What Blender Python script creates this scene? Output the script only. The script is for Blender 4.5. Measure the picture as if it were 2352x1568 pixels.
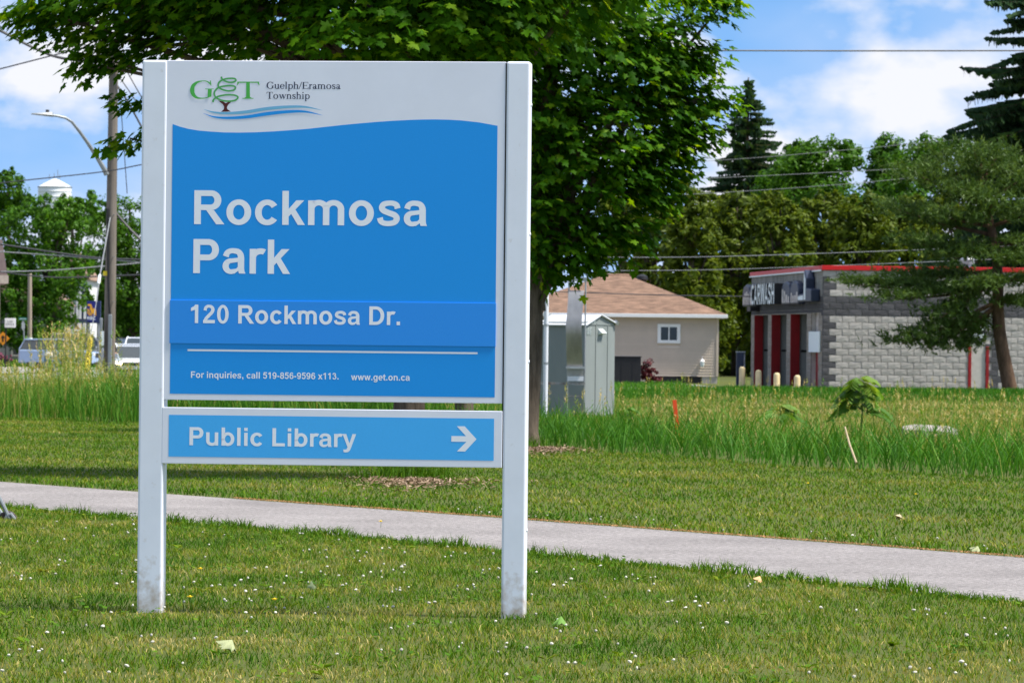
import bpy, bmesh, math, random
import numpy as np
from mathutils import Vector, Matrix

sc = bpy.context.scene
for o in list(bpy.data.objects):
    bpy.data.objects.remove(o)
col = sc.collection
R = math.radians
rnd = random.Random(7)
rng = np.random.default_rng(7)

# ------------------------------------------------------------------ camera
EYE, ROLL, FPX, CU, CV = 1.454, R(0.6), 9592.0, 1175.5, 784.0
cam = bpy.data.cameras.new("camera")
cam.sensor_width, cam.lens = 36.0, 36.0 * FPX / 2351.0
cam.clip_start, cam.clip_end = 0.5, 6000.0
cam.dof.use_dof, cam.dof.focus_distance, cam.dof.aperture_fstop = True, 22.0, 15.0
camo = bpy.data.objects.new("camera", cam)
camo.location, camo.rotation_euler = (0, 0, EYE), (math.pi / 2, -ROLL, 0)
col.objects.link(camo)
sc.camera = camo

# ------------------------------------------------------------------ sky, sun, exposure
SUN_EL = R(58)
SUN_H = Vector((0.972, -0.235, 0)).normalized()
world = bpy.data.worlds.new("World")
sc.world = world
world.use_nodes = True
wn, wl = world.node_tree.nodes, world.node_tree.links
wn.clear()
w_out, w_bg, w_sky = wn.new("ShaderNodeOutputWorld"), wn.new("ShaderNodeBackground"), wn.new("ShaderNodeTexSky")
w_sky.sky_type, w_sky.sun_disc = "NISHITA", False
w_sky.sun_elevation = SUN_EL
w_sky.sun_rotation = math.atan2(SUN_H.x, SUN_H.y)
w_sky.altitude, w_sky.air_density, w_sky.dust_density, w_sky.ozone_density = 300, 1.0, 0.3, 2.0
w_hsv = wn.new("ShaderNodeHueSaturation")
w_hsv.inputs["Saturation"].default_value, w_hsv.inputs["Value"].default_value = 1.2, 1.15
wl.new(w_sky.outputs[0], w_hsv.inputs["Color"])
w_tc, w_sep = wn.new("ShaderNodeTexCoord"), wn.new("ShaderNodeSeparateXYZ")
wl.new(w_tc.outputs["Generated"], w_sep.inputs[0])


def wmath(op, a, b=None):
    n = wn.new("ShaderNodeMath")
    n.operation = op
    for i, x in enumerate((a, b)):
        if x is None:
            continue
        if isinstance(x, (int, float)):
            n.inputs[i].default_value = x
        else:
            wl.new(x, n.inputs[i])
    return n.outputs[0]


# the deep blue of the upper sky comes far down on this clear day: look the sky up a little higher than the line of sight
w_v = wn.new("ShaderNodeCombineXYZ")
wl.new(w_sep.outputs[0], w_v.inputs[0])
wl.new(w_sep.outputs[1], w_v.inputs[1])
wl.new(wmath("ADD", wmath("MULTIPLY", wmath("MAXIMUM", w_sep.outputs[2], 0.0), 0.85), 0.22), w_v.inputs[2])
w_nrm = wn.new("ShaderNodeVectorMath")
w_nrm.operation = "NORMALIZE"
wl.new(w_v.outputs[0], w_nrm.inputs[0])
wl.new(w_nrm.outputs[0], w_sky.inputs["Vector"])
zc = wmath("ADD", wmath("MAXIMUM", w_sep.outputs[2], 0.0), 0.55)
w_comb = wn.new("ShaderNodeCombineXYZ")
wl.new(wmath("DIVIDE", w_sep.outputs[0], zc), w_comb.inputs[0])
wl.new(wmath("DIVIDE", w_sep.outputs[1], zc), w_comb.inputs[1])
w_comb.inputs[2].default_value = 2.6


def wnoise(scale, detail, rough, dist=0.0):
    n = wn.new("ShaderNodeTexNoise")
    n.inputs["Scale"].default_value, n.inputs["Detail"].default_value = scale, detail
    n.inputs["Roughness"].default_value, n.inputs["Distortion"].default_value = rough, dist
    wl.new(w_comb.outputs[0], n.inputs["Vector"])
    return n.outputs[0]


def wramp(src, stops):
    n = wn.new("ShaderNodeValToRGB")
    e = n.color_ramp.elements
    e[0].position, e[0].color = stops[0][0], (*[stops[0][1]] * 3, 1)
    e[1].position, e[1].color = stops[1][0], (*[stops[1][1]] * 3, 1)
    wl.new(src, n.inputs[0])
    return n.outputs[0]


def wmix(fac, a, b):
    n = wn.new("ShaderNodeMix")
    n.data_type = "RGBA"
    for s, x in ((n.inputs[0], fac), (n.inputs[6], a), (n.inputs[7], b)):
        if isinstance(x, tuple):
            s.default_value = (*x, 1)
        elif isinstance(x, float):
            s.default_value = x
        else:
            wl.new(x, s)
    return n.outputs[2]


veil = wramp(wnoise(8.0, 4, 0.5), ((0.36, 0.0), (0.68, 0.75)))
puff = wramp(wnoise(17.0, 8, 0.48, 0.1), ((0.47, 0.0), (0.62, 1.0)))
c1 = wmix(veil, w_hsv.outputs[0], (3.6, 4.3, 5.7))
c2 = wmix(puff, c1, (5.2, 5.3, 5.7))
wl.new(c2, w_bg.inputs[0])
w_bg.inputs[1].default_value = 0.1
wl.new(w_bg.outputs[0], w_out.inputs[0])

sun = bpy.data.lights.new("sun", "SUN")
sun.energy, sun.angle, sun.color = 4.2, R(8.0), (1.0, 0.95, 0.85)
suno = bpy.data.objects.new("sun", sun)
sdir = Vector((SUN_H.x * math.cos(SUN_EL), SUN_H.y * math.cos(SUN_EL), math.sin(SUN_EL)))
suno.rotation_euler = sdir.to_track_quat("Z", "Y").to_euler()
suno.location = (30, 0, 60)
col.objects.link(suno)
sc.view_settings.view_transform, sc.view_settings.look = "Standard", "None"
sc.view_settings.exposure, sc.view_settings.gamma = 0.85, 1.0
sc.view_settings.use_curve_mapping = False
sc.cycles.use_denoising = True
sc.cycles.max_bounces = 6
sc.cycles.transparent_max_bounces = 8


# ------------------------------------------------------------------ measuring helpers
def level(u, v):
    du, dv = u - CU, v - CV
    return du * math.cos(ROLL) + dv * math.sin(ROLL), -du * math.sin(ROLL) + dv * math.cos(ROLL)


def P(u, v, Y):
    x, y = level(u, v)
    return Vector((x / FPX * Y, Y, EYE - y / FPX * Y))


def sm(t):
    t = np.clip(t, 0, 1)
    return t * t * (3 - 2 * t)


def gz(x, y):
    """ground height"""
    x, y = np.asarray(x, float), np.asarray(y, float)
    z = -0.35 * sm((-x - 7) / 6) * sm((y - 85) / 40)
    bank = np.exp(-((y - 113) / 7.0) ** 2) * sm((x - 2.5) / 4)
    return z + 0.22 * bank


def gzf(x, y):
    return float(gz(x, y))


# ------------------------------------------------------------------ materials
MATS = {}


def srgb(r, g, b):
    f = lambda c: c / 12.92 if c <= 0.04045 else ((c + 0.055) / 1.055) ** 2.4
    return tuple(f(c / 255) for c in (r, g, b))


def mat(name, c, rough=0.6, var=0.12, scale=6.0, bump=0.0, bscale=40.0, metal=0.0, spec=0.4, c2=None, stretch=(1, 1, 1), rand=0.0, lo=0.35, hi=0.65):
    if name in MATS:
        return MATS[name]
    m = bpy.data.materials.new(name)
    m.use_nodes = True
    n, l = m.node_tree.nodes, m.node_tree.links
    b = n["Principled BSDF"]
    b.inputs["Roughness"].default_value, b.inputs["Metallic"].default_value = rough, metal
    b.inputs["Specular IOR Level"].default_value = spec
    tc, mp = n.new("ShaderNodeTexCoord"), n.new("ShaderNodeMapping")
    mp.inputs["Scale"].default_value = stretch
    l.new(tc.outputs["Object"], mp.inputs[0])
    no = n.new("ShaderNodeTexNoise")
    no.inputs["Scale"].default_value, no.inputs["Detail"].default_value = scale, 6
    no.inputs["Roughness"].default_value = 0.65
    l.new(mp.outputs[0], no.inputs["Vector"])
    mr = n.new("ShaderNodeMapRange")
    mr.inputs[1].default_value, mr.inputs[2].default_value = lo, hi
    l.new(no.outputs[0], mr.inputs[0])
    mx = n.new("ShaderNodeMix")
    mx.data_type = "RGBA"
    a = tuple(min(1, x * (1 - var)) for x in c)
    d = c2 if c2 else tuple(min(1, x * (1 + var)) for x in c)
    mx.inputs[6].default_value, mx.inputs[7].default_value = (*a, 1), (*d, 1)
    l.new(mr.outputs[0], mx.inputs[0])
    out = mx.outputs[2]
    if rand:
        oi, hs = n.new("ShaderNodeObjectInfo"), n.new("ShaderNodeHueSaturation")
        r2 = n.new("ShaderNodeMapRange")
        r2.inputs[3].default_value, r2.inputs[4].default_value = 1 - rand, 1 + rand
        l.new(oi.outputs["Random"], r2.inputs[0])
        l.new(r2.outputs[0], hs.inputs["Value"])
        l.new(out, hs.inputs["Color"])
        out = hs.outputs[0]
    l.new(out, b.inputs["Base Color"])
    if bump:
        n2, bp = n.new("ShaderNodeTexNoise"), n.new("ShaderNodeBump")
        n2.inputs["Scale"].default_value, n2.inputs["Detail"].default_value = bscale, 5
        l.new(mp.outputs[0], n2.inputs["Vector"])
        bp.inputs["Strength"].default_value, bp.inputs["Distance"].default_value = bump, 0.02
        l.new(n2.outputs[0], bp.inputs["Height"])
        l.new(bp.outputs[0], b.inputs["Normal"])
    MATS[name] = m
    return m


def leafmat(name, stops, trans=0.35, tcol=None, rough=0.45, spec=0.35):
    """foliage: colour from the per-leaf 'tint' value, part of the light passes through"""
    if name in MATS:
        return MATS[name]
    m = bpy.data.materials.new(name)
    m.use_nodes = True
    n, l = m.node_tree.nodes, m.node_tree.links
    b, out = n["Principled BSDF"], n["Material Output"]
    b.inputs["Roughness"].default_value, b.inputs["Specular IOR Level"].default_value = rough, spec
    at, rp = n.new("ShaderNodeAttribute"), n.new("ShaderNodeValToRGB")
    at.attribute_name = "tint"
    e = rp.color_ramp.elements
    e[0].position, e[0].color = stops[0][0], (*stops[0][1], 1)
    e[1].position, e[1].color = stops[-1][0], (*stops[-1][1], 1)
    for p, c in stops[1:-1]:
        x = e.new(p)
        x.color = (*c, 1)
    l.new(at.outputs["Fac"], rp.inputs[0])
    l.new(rp.outputs[0], b.inputs["Base Color"])
    tr, mx, mul = n.new("ShaderNodeBsdfTranslucent"), n.new("ShaderNodeMixShader"), n.new("ShaderNodeMix")
    mul.data_type, mul.blend_type = "RGBA", "MULTIPLY"
    mul.inputs[0].default_value = 1.0
    mul.inputs[7].default_value = (*(tcol or (1.35, 1.25, 0.45)), 1)
    l.new(rp.outputs[0], mul.inputs[6])
    l.new(mul.outputs[2], tr.inputs[0])
    mx.inputs[0].default_value = trans
    l.new(b.outputs[0], mx.inputs[1])
    l.new(tr.outputs[0], mx.inputs[2])
    l.new(mx.outputs[0], out.inputs[0])
    MATS[name] = m
    return m


# ------------------------------------------------------------------ mesh helpers
def link(o, parent=None):
    col.objects.link(o)
    if parent is not None:
        o.parent = parent
    return o


def tag(o, label=None, cat=None, group=None, kind=None):
    for k, x in (("label", label), ("category", cat), ("group", group), ("kind", kind)):
        if x:
            o[k] = x
    return o


def thing(name, label, cat, loc=(0, 0, 0), rz=0.0, group=None):
    o = link(bpy.data.objects.new(name, None))
    o.location, o.rotation_euler = loc, (0, 0, rz)
    o.empty_display_size = 0.2
    return tag(o, label, cat, group)


class MB:
    def __init__(s):
        s.v, s.f, s.m = [], [], []

    def add(s, vs, fs, mi=0):
        k = len(s.v)
        s.v += [tuple(x) for x in vs]
        s.f += [tuple(i + k for i in f) for f in fs]
        s.m += [mi] * len(fs)
        return s

    def box(s, x0, x1, y0, y1, z0, z1, mi=0):
        return s.add([(x0, y0, z0), (x1, y0, z0), (x1, y1, z0), (x0, y1, z0), (x0, y0, z1), (x1, y0, z1), (x1, y1, z1), (x0, y1, z1)],
                     [(3, 2, 1, 0), (4, 5, 6, 7), (0, 1, 5, 4), (1, 2, 6, 5), (2, 3, 7, 6), (3, 0, 4, 7)], mi)

    def prism(s, poly, a, b, axis="y", mi=0):
        """poly in the plane normal to axis, extruded from a to b"""
        put = {"y": lambda p, t: (p[0], t, p[1]), "x": lambda p, t: (t, p[0], p[1]), "z": lambda p, t: (p[0], p[1], t)}[axis]
        n = len(poly)
        return s.add([put(p, a) for p in poly] + [put(p, b) for p in poly],
                     [tuple(range(n)), tuple(range(2 * n - 1, n - 1, -1))] + [(i, i + n, (i + 1) % n + n, (i + 1) % n) for i in range(n)], mi)

    def tube(s, pts, rad, n=8, mi=0, cap=True):
        pts = [Vector(p) for p in pts]
        rad = rad if isinstance(rad, (list, tuple)) else [rad] * len(pts)
        vs, fs = [], []
        up = None
        for i, p in enumerate(pts):
            t = (pts[min(i + 1, len(pts) - 1)] - pts[max(i - 1, 0)]).normalized()
            if up is None:
                up = Vector((0, 0, 1)) if abs(t.z) < 0.9 else Vector((1, 0, 0))
            a = t.cross(up).normalized()
            b = a.cross(t).normalized()
            up = b
            for k in range(n):
                w = 2 * math.pi * k / n
                vs.append(p + (a * math.cos(w) + b * math.sin(w)) * rad[i])
        for i in range(len(pts) - 1):
            for k in range(n):
                fs.append((i * n + k, i * n + (k + 1) % n, (i + 1) * n + (k + 1) % n, (i + 1) * n + k))
        if cap:
            fs += [tuple(range(n - 1, -1, -1)), tuple(range((len(pts) - 1) * n, len(pts) * n))]
        return s.add(vs, fs, mi)

    def lathe(s, prof, n=16, c=(0, 0), mi=0):
        vs, fs = [], []
        for r, z in prof:
            for k in range(n):
                w = 2 * math.pi * k / n
                vs.append((c[0] + r * math.cos(w), c[1] + r * math.sin(w), z))
        for i in range(len(prof) - 1):
            for k in range(n):
                fs.append((i * n + k, i * n + (k + 1) % n, (i + 1) * n + (k + 1) % n, (i + 1) * n + k))
        fs += [tuple(range(n - 1, -1, -1)), tuple(range((len(prof) - 1) * n, len(prof) * n))]
        return s.add(vs, fs, mi)

    def mesh(s, name, mats, smooth=False):
        me = bpy.data.meshes.new(name)
        me.from_pydata(s.v, [], s.f)
        for m in mats if isinstance(mats, (list, tuple)) else [mats]:
            me.materials.append(m)
        me.polygons.foreach_set("material_index", s.m)
        bm = bmesh.new()
        bm.from_mesh(me)
        bmesh.ops.recalc_face_normals(bm, faces=bm.faces)
        bm.to_mesh(me)
        bm.free()
        if smooth:
            me.polygons.foreach_set("use_smooth", [True] * len(me.polygons))
            me.update()
            me.set_sharp_from_angle(angle=R(40))
        return me

    def build(s, name, mats, parent=None, smooth=False, bevel=0.0, seg=2):
        o = link(bpy.data.objects.new(name, s.mesh(name, mats, smooth)), parent)
        if bevel:
            md = o.modifiers.new("bevel", "BEVEL")
            md.width, md.segments, md.limit_method, md.angle_limit = bevel, seg, "ANGLE", R(35)
        return o


def npmesh(name, V, quads=None, tris=None, tint=None, mats=()):
    """big meshes straight from numpy arrays"""
    me = bpy.data.meshes.new(name)
    V = np.ascontiguousarray(V, np.float32).reshape(-1, 3)
    me.vertices.add(len(V))
    me.vertices.foreach_set("co", V.ravel())
    li, ls, k = [], [], 0
    for arr, n in ((quads, 4), (tris, 3)):
        if arr is None or not len(arr):
            continue
        arr = np.asarray(arr, np.int32)
        li.append(arr.ravel())
        ls.append(np.arange(len(arr), dtype=np.int32) * n + k)
        k += arr.size
    li, ls = np.concatenate(li), np.concatenate(ls)
    me.loops.add(len(li))
    me.loops.foreach_set("vertex_index", li)
    me.polygons.add(len(ls))
    me.polygons.foreach_set("loop_start", ls)
    if tint is not None:
        a = me.attributes.new("tint", "FLOAT", "POINT")
        a.data.foreach_set("value", np.ascontiguousarray(tint, np.float32))
    for m in mats:
        me.materials.append(m)
    me.update(calc_edges=True)
    return me


def lowfreq(x, y, seed, scale, n=7):
    """smooth 2-D variation in about -1..1"""
    g = np.random.default_rng(seed)
    s = np.zeros_like(np.asarray(x, float))
    for i in range(n):
        a, ph, k = g.uniform(0, 2 * np.pi), g.uniform(0, 2 * np.pi), g.uniform(0.6, 2.2) / scale
        s = s + np.sin((x * np.cos(a) + y * np.sin(a)) * k * 2 * np.pi + ph)
    return s / math.sqrt(n) / 1.2


# ================================================================== THE SETTING
def pl(x, pts):
    return np.interp(x, [p[0] for p in pts], [p[1] for p in pts])


PATH_N = [(-40, 93), (-16, 54), (-8.5, 42.1), (-4.35, 35.5), (-0.08, 29.0), (2.9, 23.7), (5.2, 19.0), (12, 4)]     # near edge of the path: x -> y
PATH_F = [(-40, 98), (-16, 58.8), (-9.0, 47.9), (-5.1, 41.6), (-0.1, 34.35), (3.53, 28.8), (6.5, 23.6), (17.5, 4)]  # far edge
TALL = [(-60, 92), (-13, 78), (-8.9, 73.5), (-4, 69), (-0.5, 60), (0.4, 57), (3.0, 50.6), (5.5, 45.5), (9, 38.5), (20, 17)]  # mown lawn ends, tall grass starts

m_ground = bpy.data.materials.new("ground_soil_and_turf")
m_ground.use_nodes = True
gn, gl = m_ground.node_tree.nodes, m_ground.node_tree.links
gb = gn["Principled BSDF"]
gb.inputs["Roughness"].default_value, gb.inputs["Specular IOR Level"].default_value = 0.95, 0.1
gtc = gn.new("ShaderNodeTexCoord")
gcols = []
for scl, a, b in ((0.35, (0.055, 0.085, 0.018), (0.115, 0.125, 0.035)), (14.0, (0.04, 0.06, 0.012), (0.13, 0.13, 0.045))):
    t, x = gn.new("ShaderNodeTexNoise"), gn.new("ShaderNodeMix")
    t.inputs["Scale"].default_value, t.inputs["Detail"].default_value = scl, 8
    gl.new(gtc.outputs["Object"], t.inputs["Vector"])
    x.data_type = "RGBA"
    x.inputs[6].default_value, x.inputs[7].default_value = (*a, 1), (*b, 1)
    gl.new(t.outputs[0], x.inputs[0])
    gcols.append(x.outputs[2])
gx = gn.new("ShaderNodeMix")
gx.data_type = "RGBA"
gx.inputs[0].default_value = 0.5
gl.new(gcols[0], gx.inputs[6])
gl.new(gcols[1], gx.inputs[7])
gl.new(gx.outputs[2], gb.inputs["Base Color"])

xs = np.array([-3500, -1200, -500, -250, -120] + list(np.arange(-80, 61, 2.0)) + [90, 160, 300, 700, 1500, 3500])
ys = np.array([-300, -60, 0] + list(np.arange(8, 60, 4.0)) + list(np.arange(60, 140, 2.0)) + list(np.arange(140, 330, 6.0)) + [360, 420, 520, 700, 1000, 1500, 2500, 4000])


def sheet(name, xs, ys, dz, m):
    X, Y = np.meshgrid(xs, ys)
    V = np.stack([X, Y, gz(X, Y) + dz], -1).reshape(-1, 3)
    nx, ny = len(xs), len(ys)
    i, j = np.meshgrid(np.arange(nx - 1), np.arange(ny - 1))
    a = (j * nx + i).ravel()
    me = npmesh(name, V, quads=np.stack([a, a + 1, a + nx + 1, a + nx], 1), mats=[m])
    me.polygons.foreach_set("use_smooth", [True] * len(me.polygons))
    return tag(link(bpy.data.objects.new(name, me)), kind="structure")


sheet("ground", xs, ys, 0.0, m_ground)

m_path = mat("path_asphalt", (0.272, 0.252, 0.248), rough=0.95, var=0.34, scale=26, bump=0.7, bscale=90, spec=0.1)
pan, pal = m_path.node_tree.nodes, m_path.node_tree.links    # broad worn and stained zones on the asphalt
pat, pam, par = pan.new("ShaderNodeTexNoise"), pan.new("ShaderNodeMix"), pan.new("ShaderNodeMapRange")
pat.inputs["Scale"].default_value, pat.inputs["Detail"].default_value = 0.8, 7
patc = pan.new("ShaderNodeTexCoord")
pal.new(patc.outputs["Object"], pat.inputs["Vector"])
par.inputs[1].default_value, par.inputs[2].default_value, par.inputs[3].default_value, par.inputs[4].default_value = 0.3, 0.7, 0.82, 1.12
pal.new(pat.outputs[0], par.inputs[0])
pam.data_type, pam.blend_type = "RGBA", "MULTIPLY"
pam.inputs[0].default_value = 1.0
pal.new(pan["Principled BSDF"].inputs["Base Color"].links[0].from_socket, pam.inputs[6])
pal.new(par.outputs[0], pam.inputs[7])
pal.new(pam.outputs[2], pan["Principled BSDF"].inputs["Base Color"])
m_road = mat("road_asphalt", (0.30, 0.285, 0.27), rough=0.9, var=0.10, scale=3, bump=0.2, bscale=30, spec=0.2)


def strip_mesh(name, left, right, dz, m, n=6):
    """a paved strip between two edge lines given point by point"""
    V, Q = [], []
    for a, b in zip(left, right):
        for k in range(n + 1):
            x, y = a[0] + (b[0] - a[0]) * k / n, a[1] + (b[1] - a[1]) * k / n
            V.append((x, y, gzf(x, y) + dz))
    for i in range(len(left) - 1):
        for k in range(n):
            q = i * (n + 1) + k
            Q.append((q, q + 1, q + n + 2, q + n + 1))
    me = npmesh(name, V, quads=Q, mats=[m])
    return tag(link(bpy.data.objects.new(name, me)), kind="structure")


def smooth_line(pts, xq):
    """monotone smooth resampling of the measured edge"""
    y = pl(xq, pts)
    for _ in range(6):
        y[1:-1] = (y[:-2] + 2 * y[1:-1] + y[2:]) / 4
    return y


xq = np.linspace(-38, 11.8, 140)
wob = 0.02 * np.sin(xq * 5.1) + 0.015 * np.sin(xq * 11.7 + 1)
nyq = smooth_line(PATH_N, xq) + wob
xf = np.linspace(-38, 17, 140)
fyq = smooth_line(PATH_F, xf)
PN, PF = list(zip(xq, nyq)), list(zip(xf, fyq))
strip_mesh("path", PN, PF, 0.006, m_path)
strip_mesh("road", [(-23, y) for y in np.arange(40, 520, 10)], [(-13.6 + 0.2 * math.sin(y / 30), y) for y in np.arange(40, 520, 10)], 0.006, m_road)
strip_mesh("side_street", [(x, 203) for x in np.arange(-120, -22, 8)], [(x, 244) for x in np.arange(-120, -22, 8)], 0.010, m_road)
strip_mesh("car_wash_driveway", [(3, y) for y in np.arange(122, 165, 4)], [(8.9 - 0.1 * (y - 122) / 1.0, y) for y in np.arange(122, 165, 4)], 0.006, m_road)

# ================================================================== LETTERING (outlines drawn stroke by stroke)


def catmull(pts, n=6):
    p = [Vector(x) for x in pts]
    p = [p[0] * 2 - p[1]] + p + [p[-1] * 2 - p[-2]]
    out = []
    for i in range(1, len(p) - 2):
        for k in range(n):
            t = k / n
            a, b, c, d = p[i - 1:i + 3]
            out.append(0.5 * (2 * b + (c - a) * t + (2 * a - 5 * b + 4 * c - d) * t * t + (3 * b - a - 3 * c + d) * t ** 3))
    return out + [p[-2]]


def rect(a, b, c, d):
    return [[(a, b), (c, b), (c, d), (a, d)]]


def ring(cx, cy, rx, ry, tx, ty, a0=0, a1=360, n=40):
    k = max(6, int(n * abs(a1 - a0) / 360))
    out = []
    pts = [(math.cos(R(a0 + (a1 - a0) * i / k)), math.sin(R(a0 + (a1 - a0) * i / k))) for i in range(k + 1)]
    sg = lambda q: math.copysign(abs(q) ** 0.985, q)
    for (c0, s0), (c1_, s1) in zip(pts, pts[1:]):
        out.append([(cx + rx * sg(c0), cy + ry * sg(s0)), (cx + rx * sg(c1_), cy + ry * sg(s1)),
                    (cx + (rx - tx) * sg(c1_), cy + (ry - ty) * sg(s1)), (cx + (rx - tx) * sg(c0), cy + (ry - ty) * sg(s0))])
    return out


def stroke(pts, w, n=6):
    c = catmull([(x, y, 0) for x, y in pts], n)
    ws = w if isinstance(w, (list, tuple)) else [w] * len(pts)
    out, L, Rr = [], [], []
    for i, p in enumerate(c):
        t = (c[min(i + 1, len(c) - 1)] - c[max(i - 1, 0)]).normalized()
        k = i / (len(c) - 1) * (len(ws) - 1)
        j = min(int(k), len(ws) - 2)
        h = (ws[j] + (ws[j + 1] - ws[j]) * (k - j)) / 2
        L.append((p.x - t.y * h, p.y + t.x * h))
        Rr.append((p.x + t.y * h, p.y - t.x * h))
    for i in range(len(c) - 1):
        out.append([Rr[i], Rr[i + 1], L[i + 1], L[i]])
    return out


def arch(a, b, s, flip=False):
    rx = (b - a) / 2
    if flip:
        return ring((a + b) / 2, 185, rx, 197, s, 116, 180, 360)
    return ring((a + b) / 2, 334, rx, 197, s, 116, 0, 180)


def turn(g, w, h):
    return [[(w - x, h - y) for x, y in q] for q in g]


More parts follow.
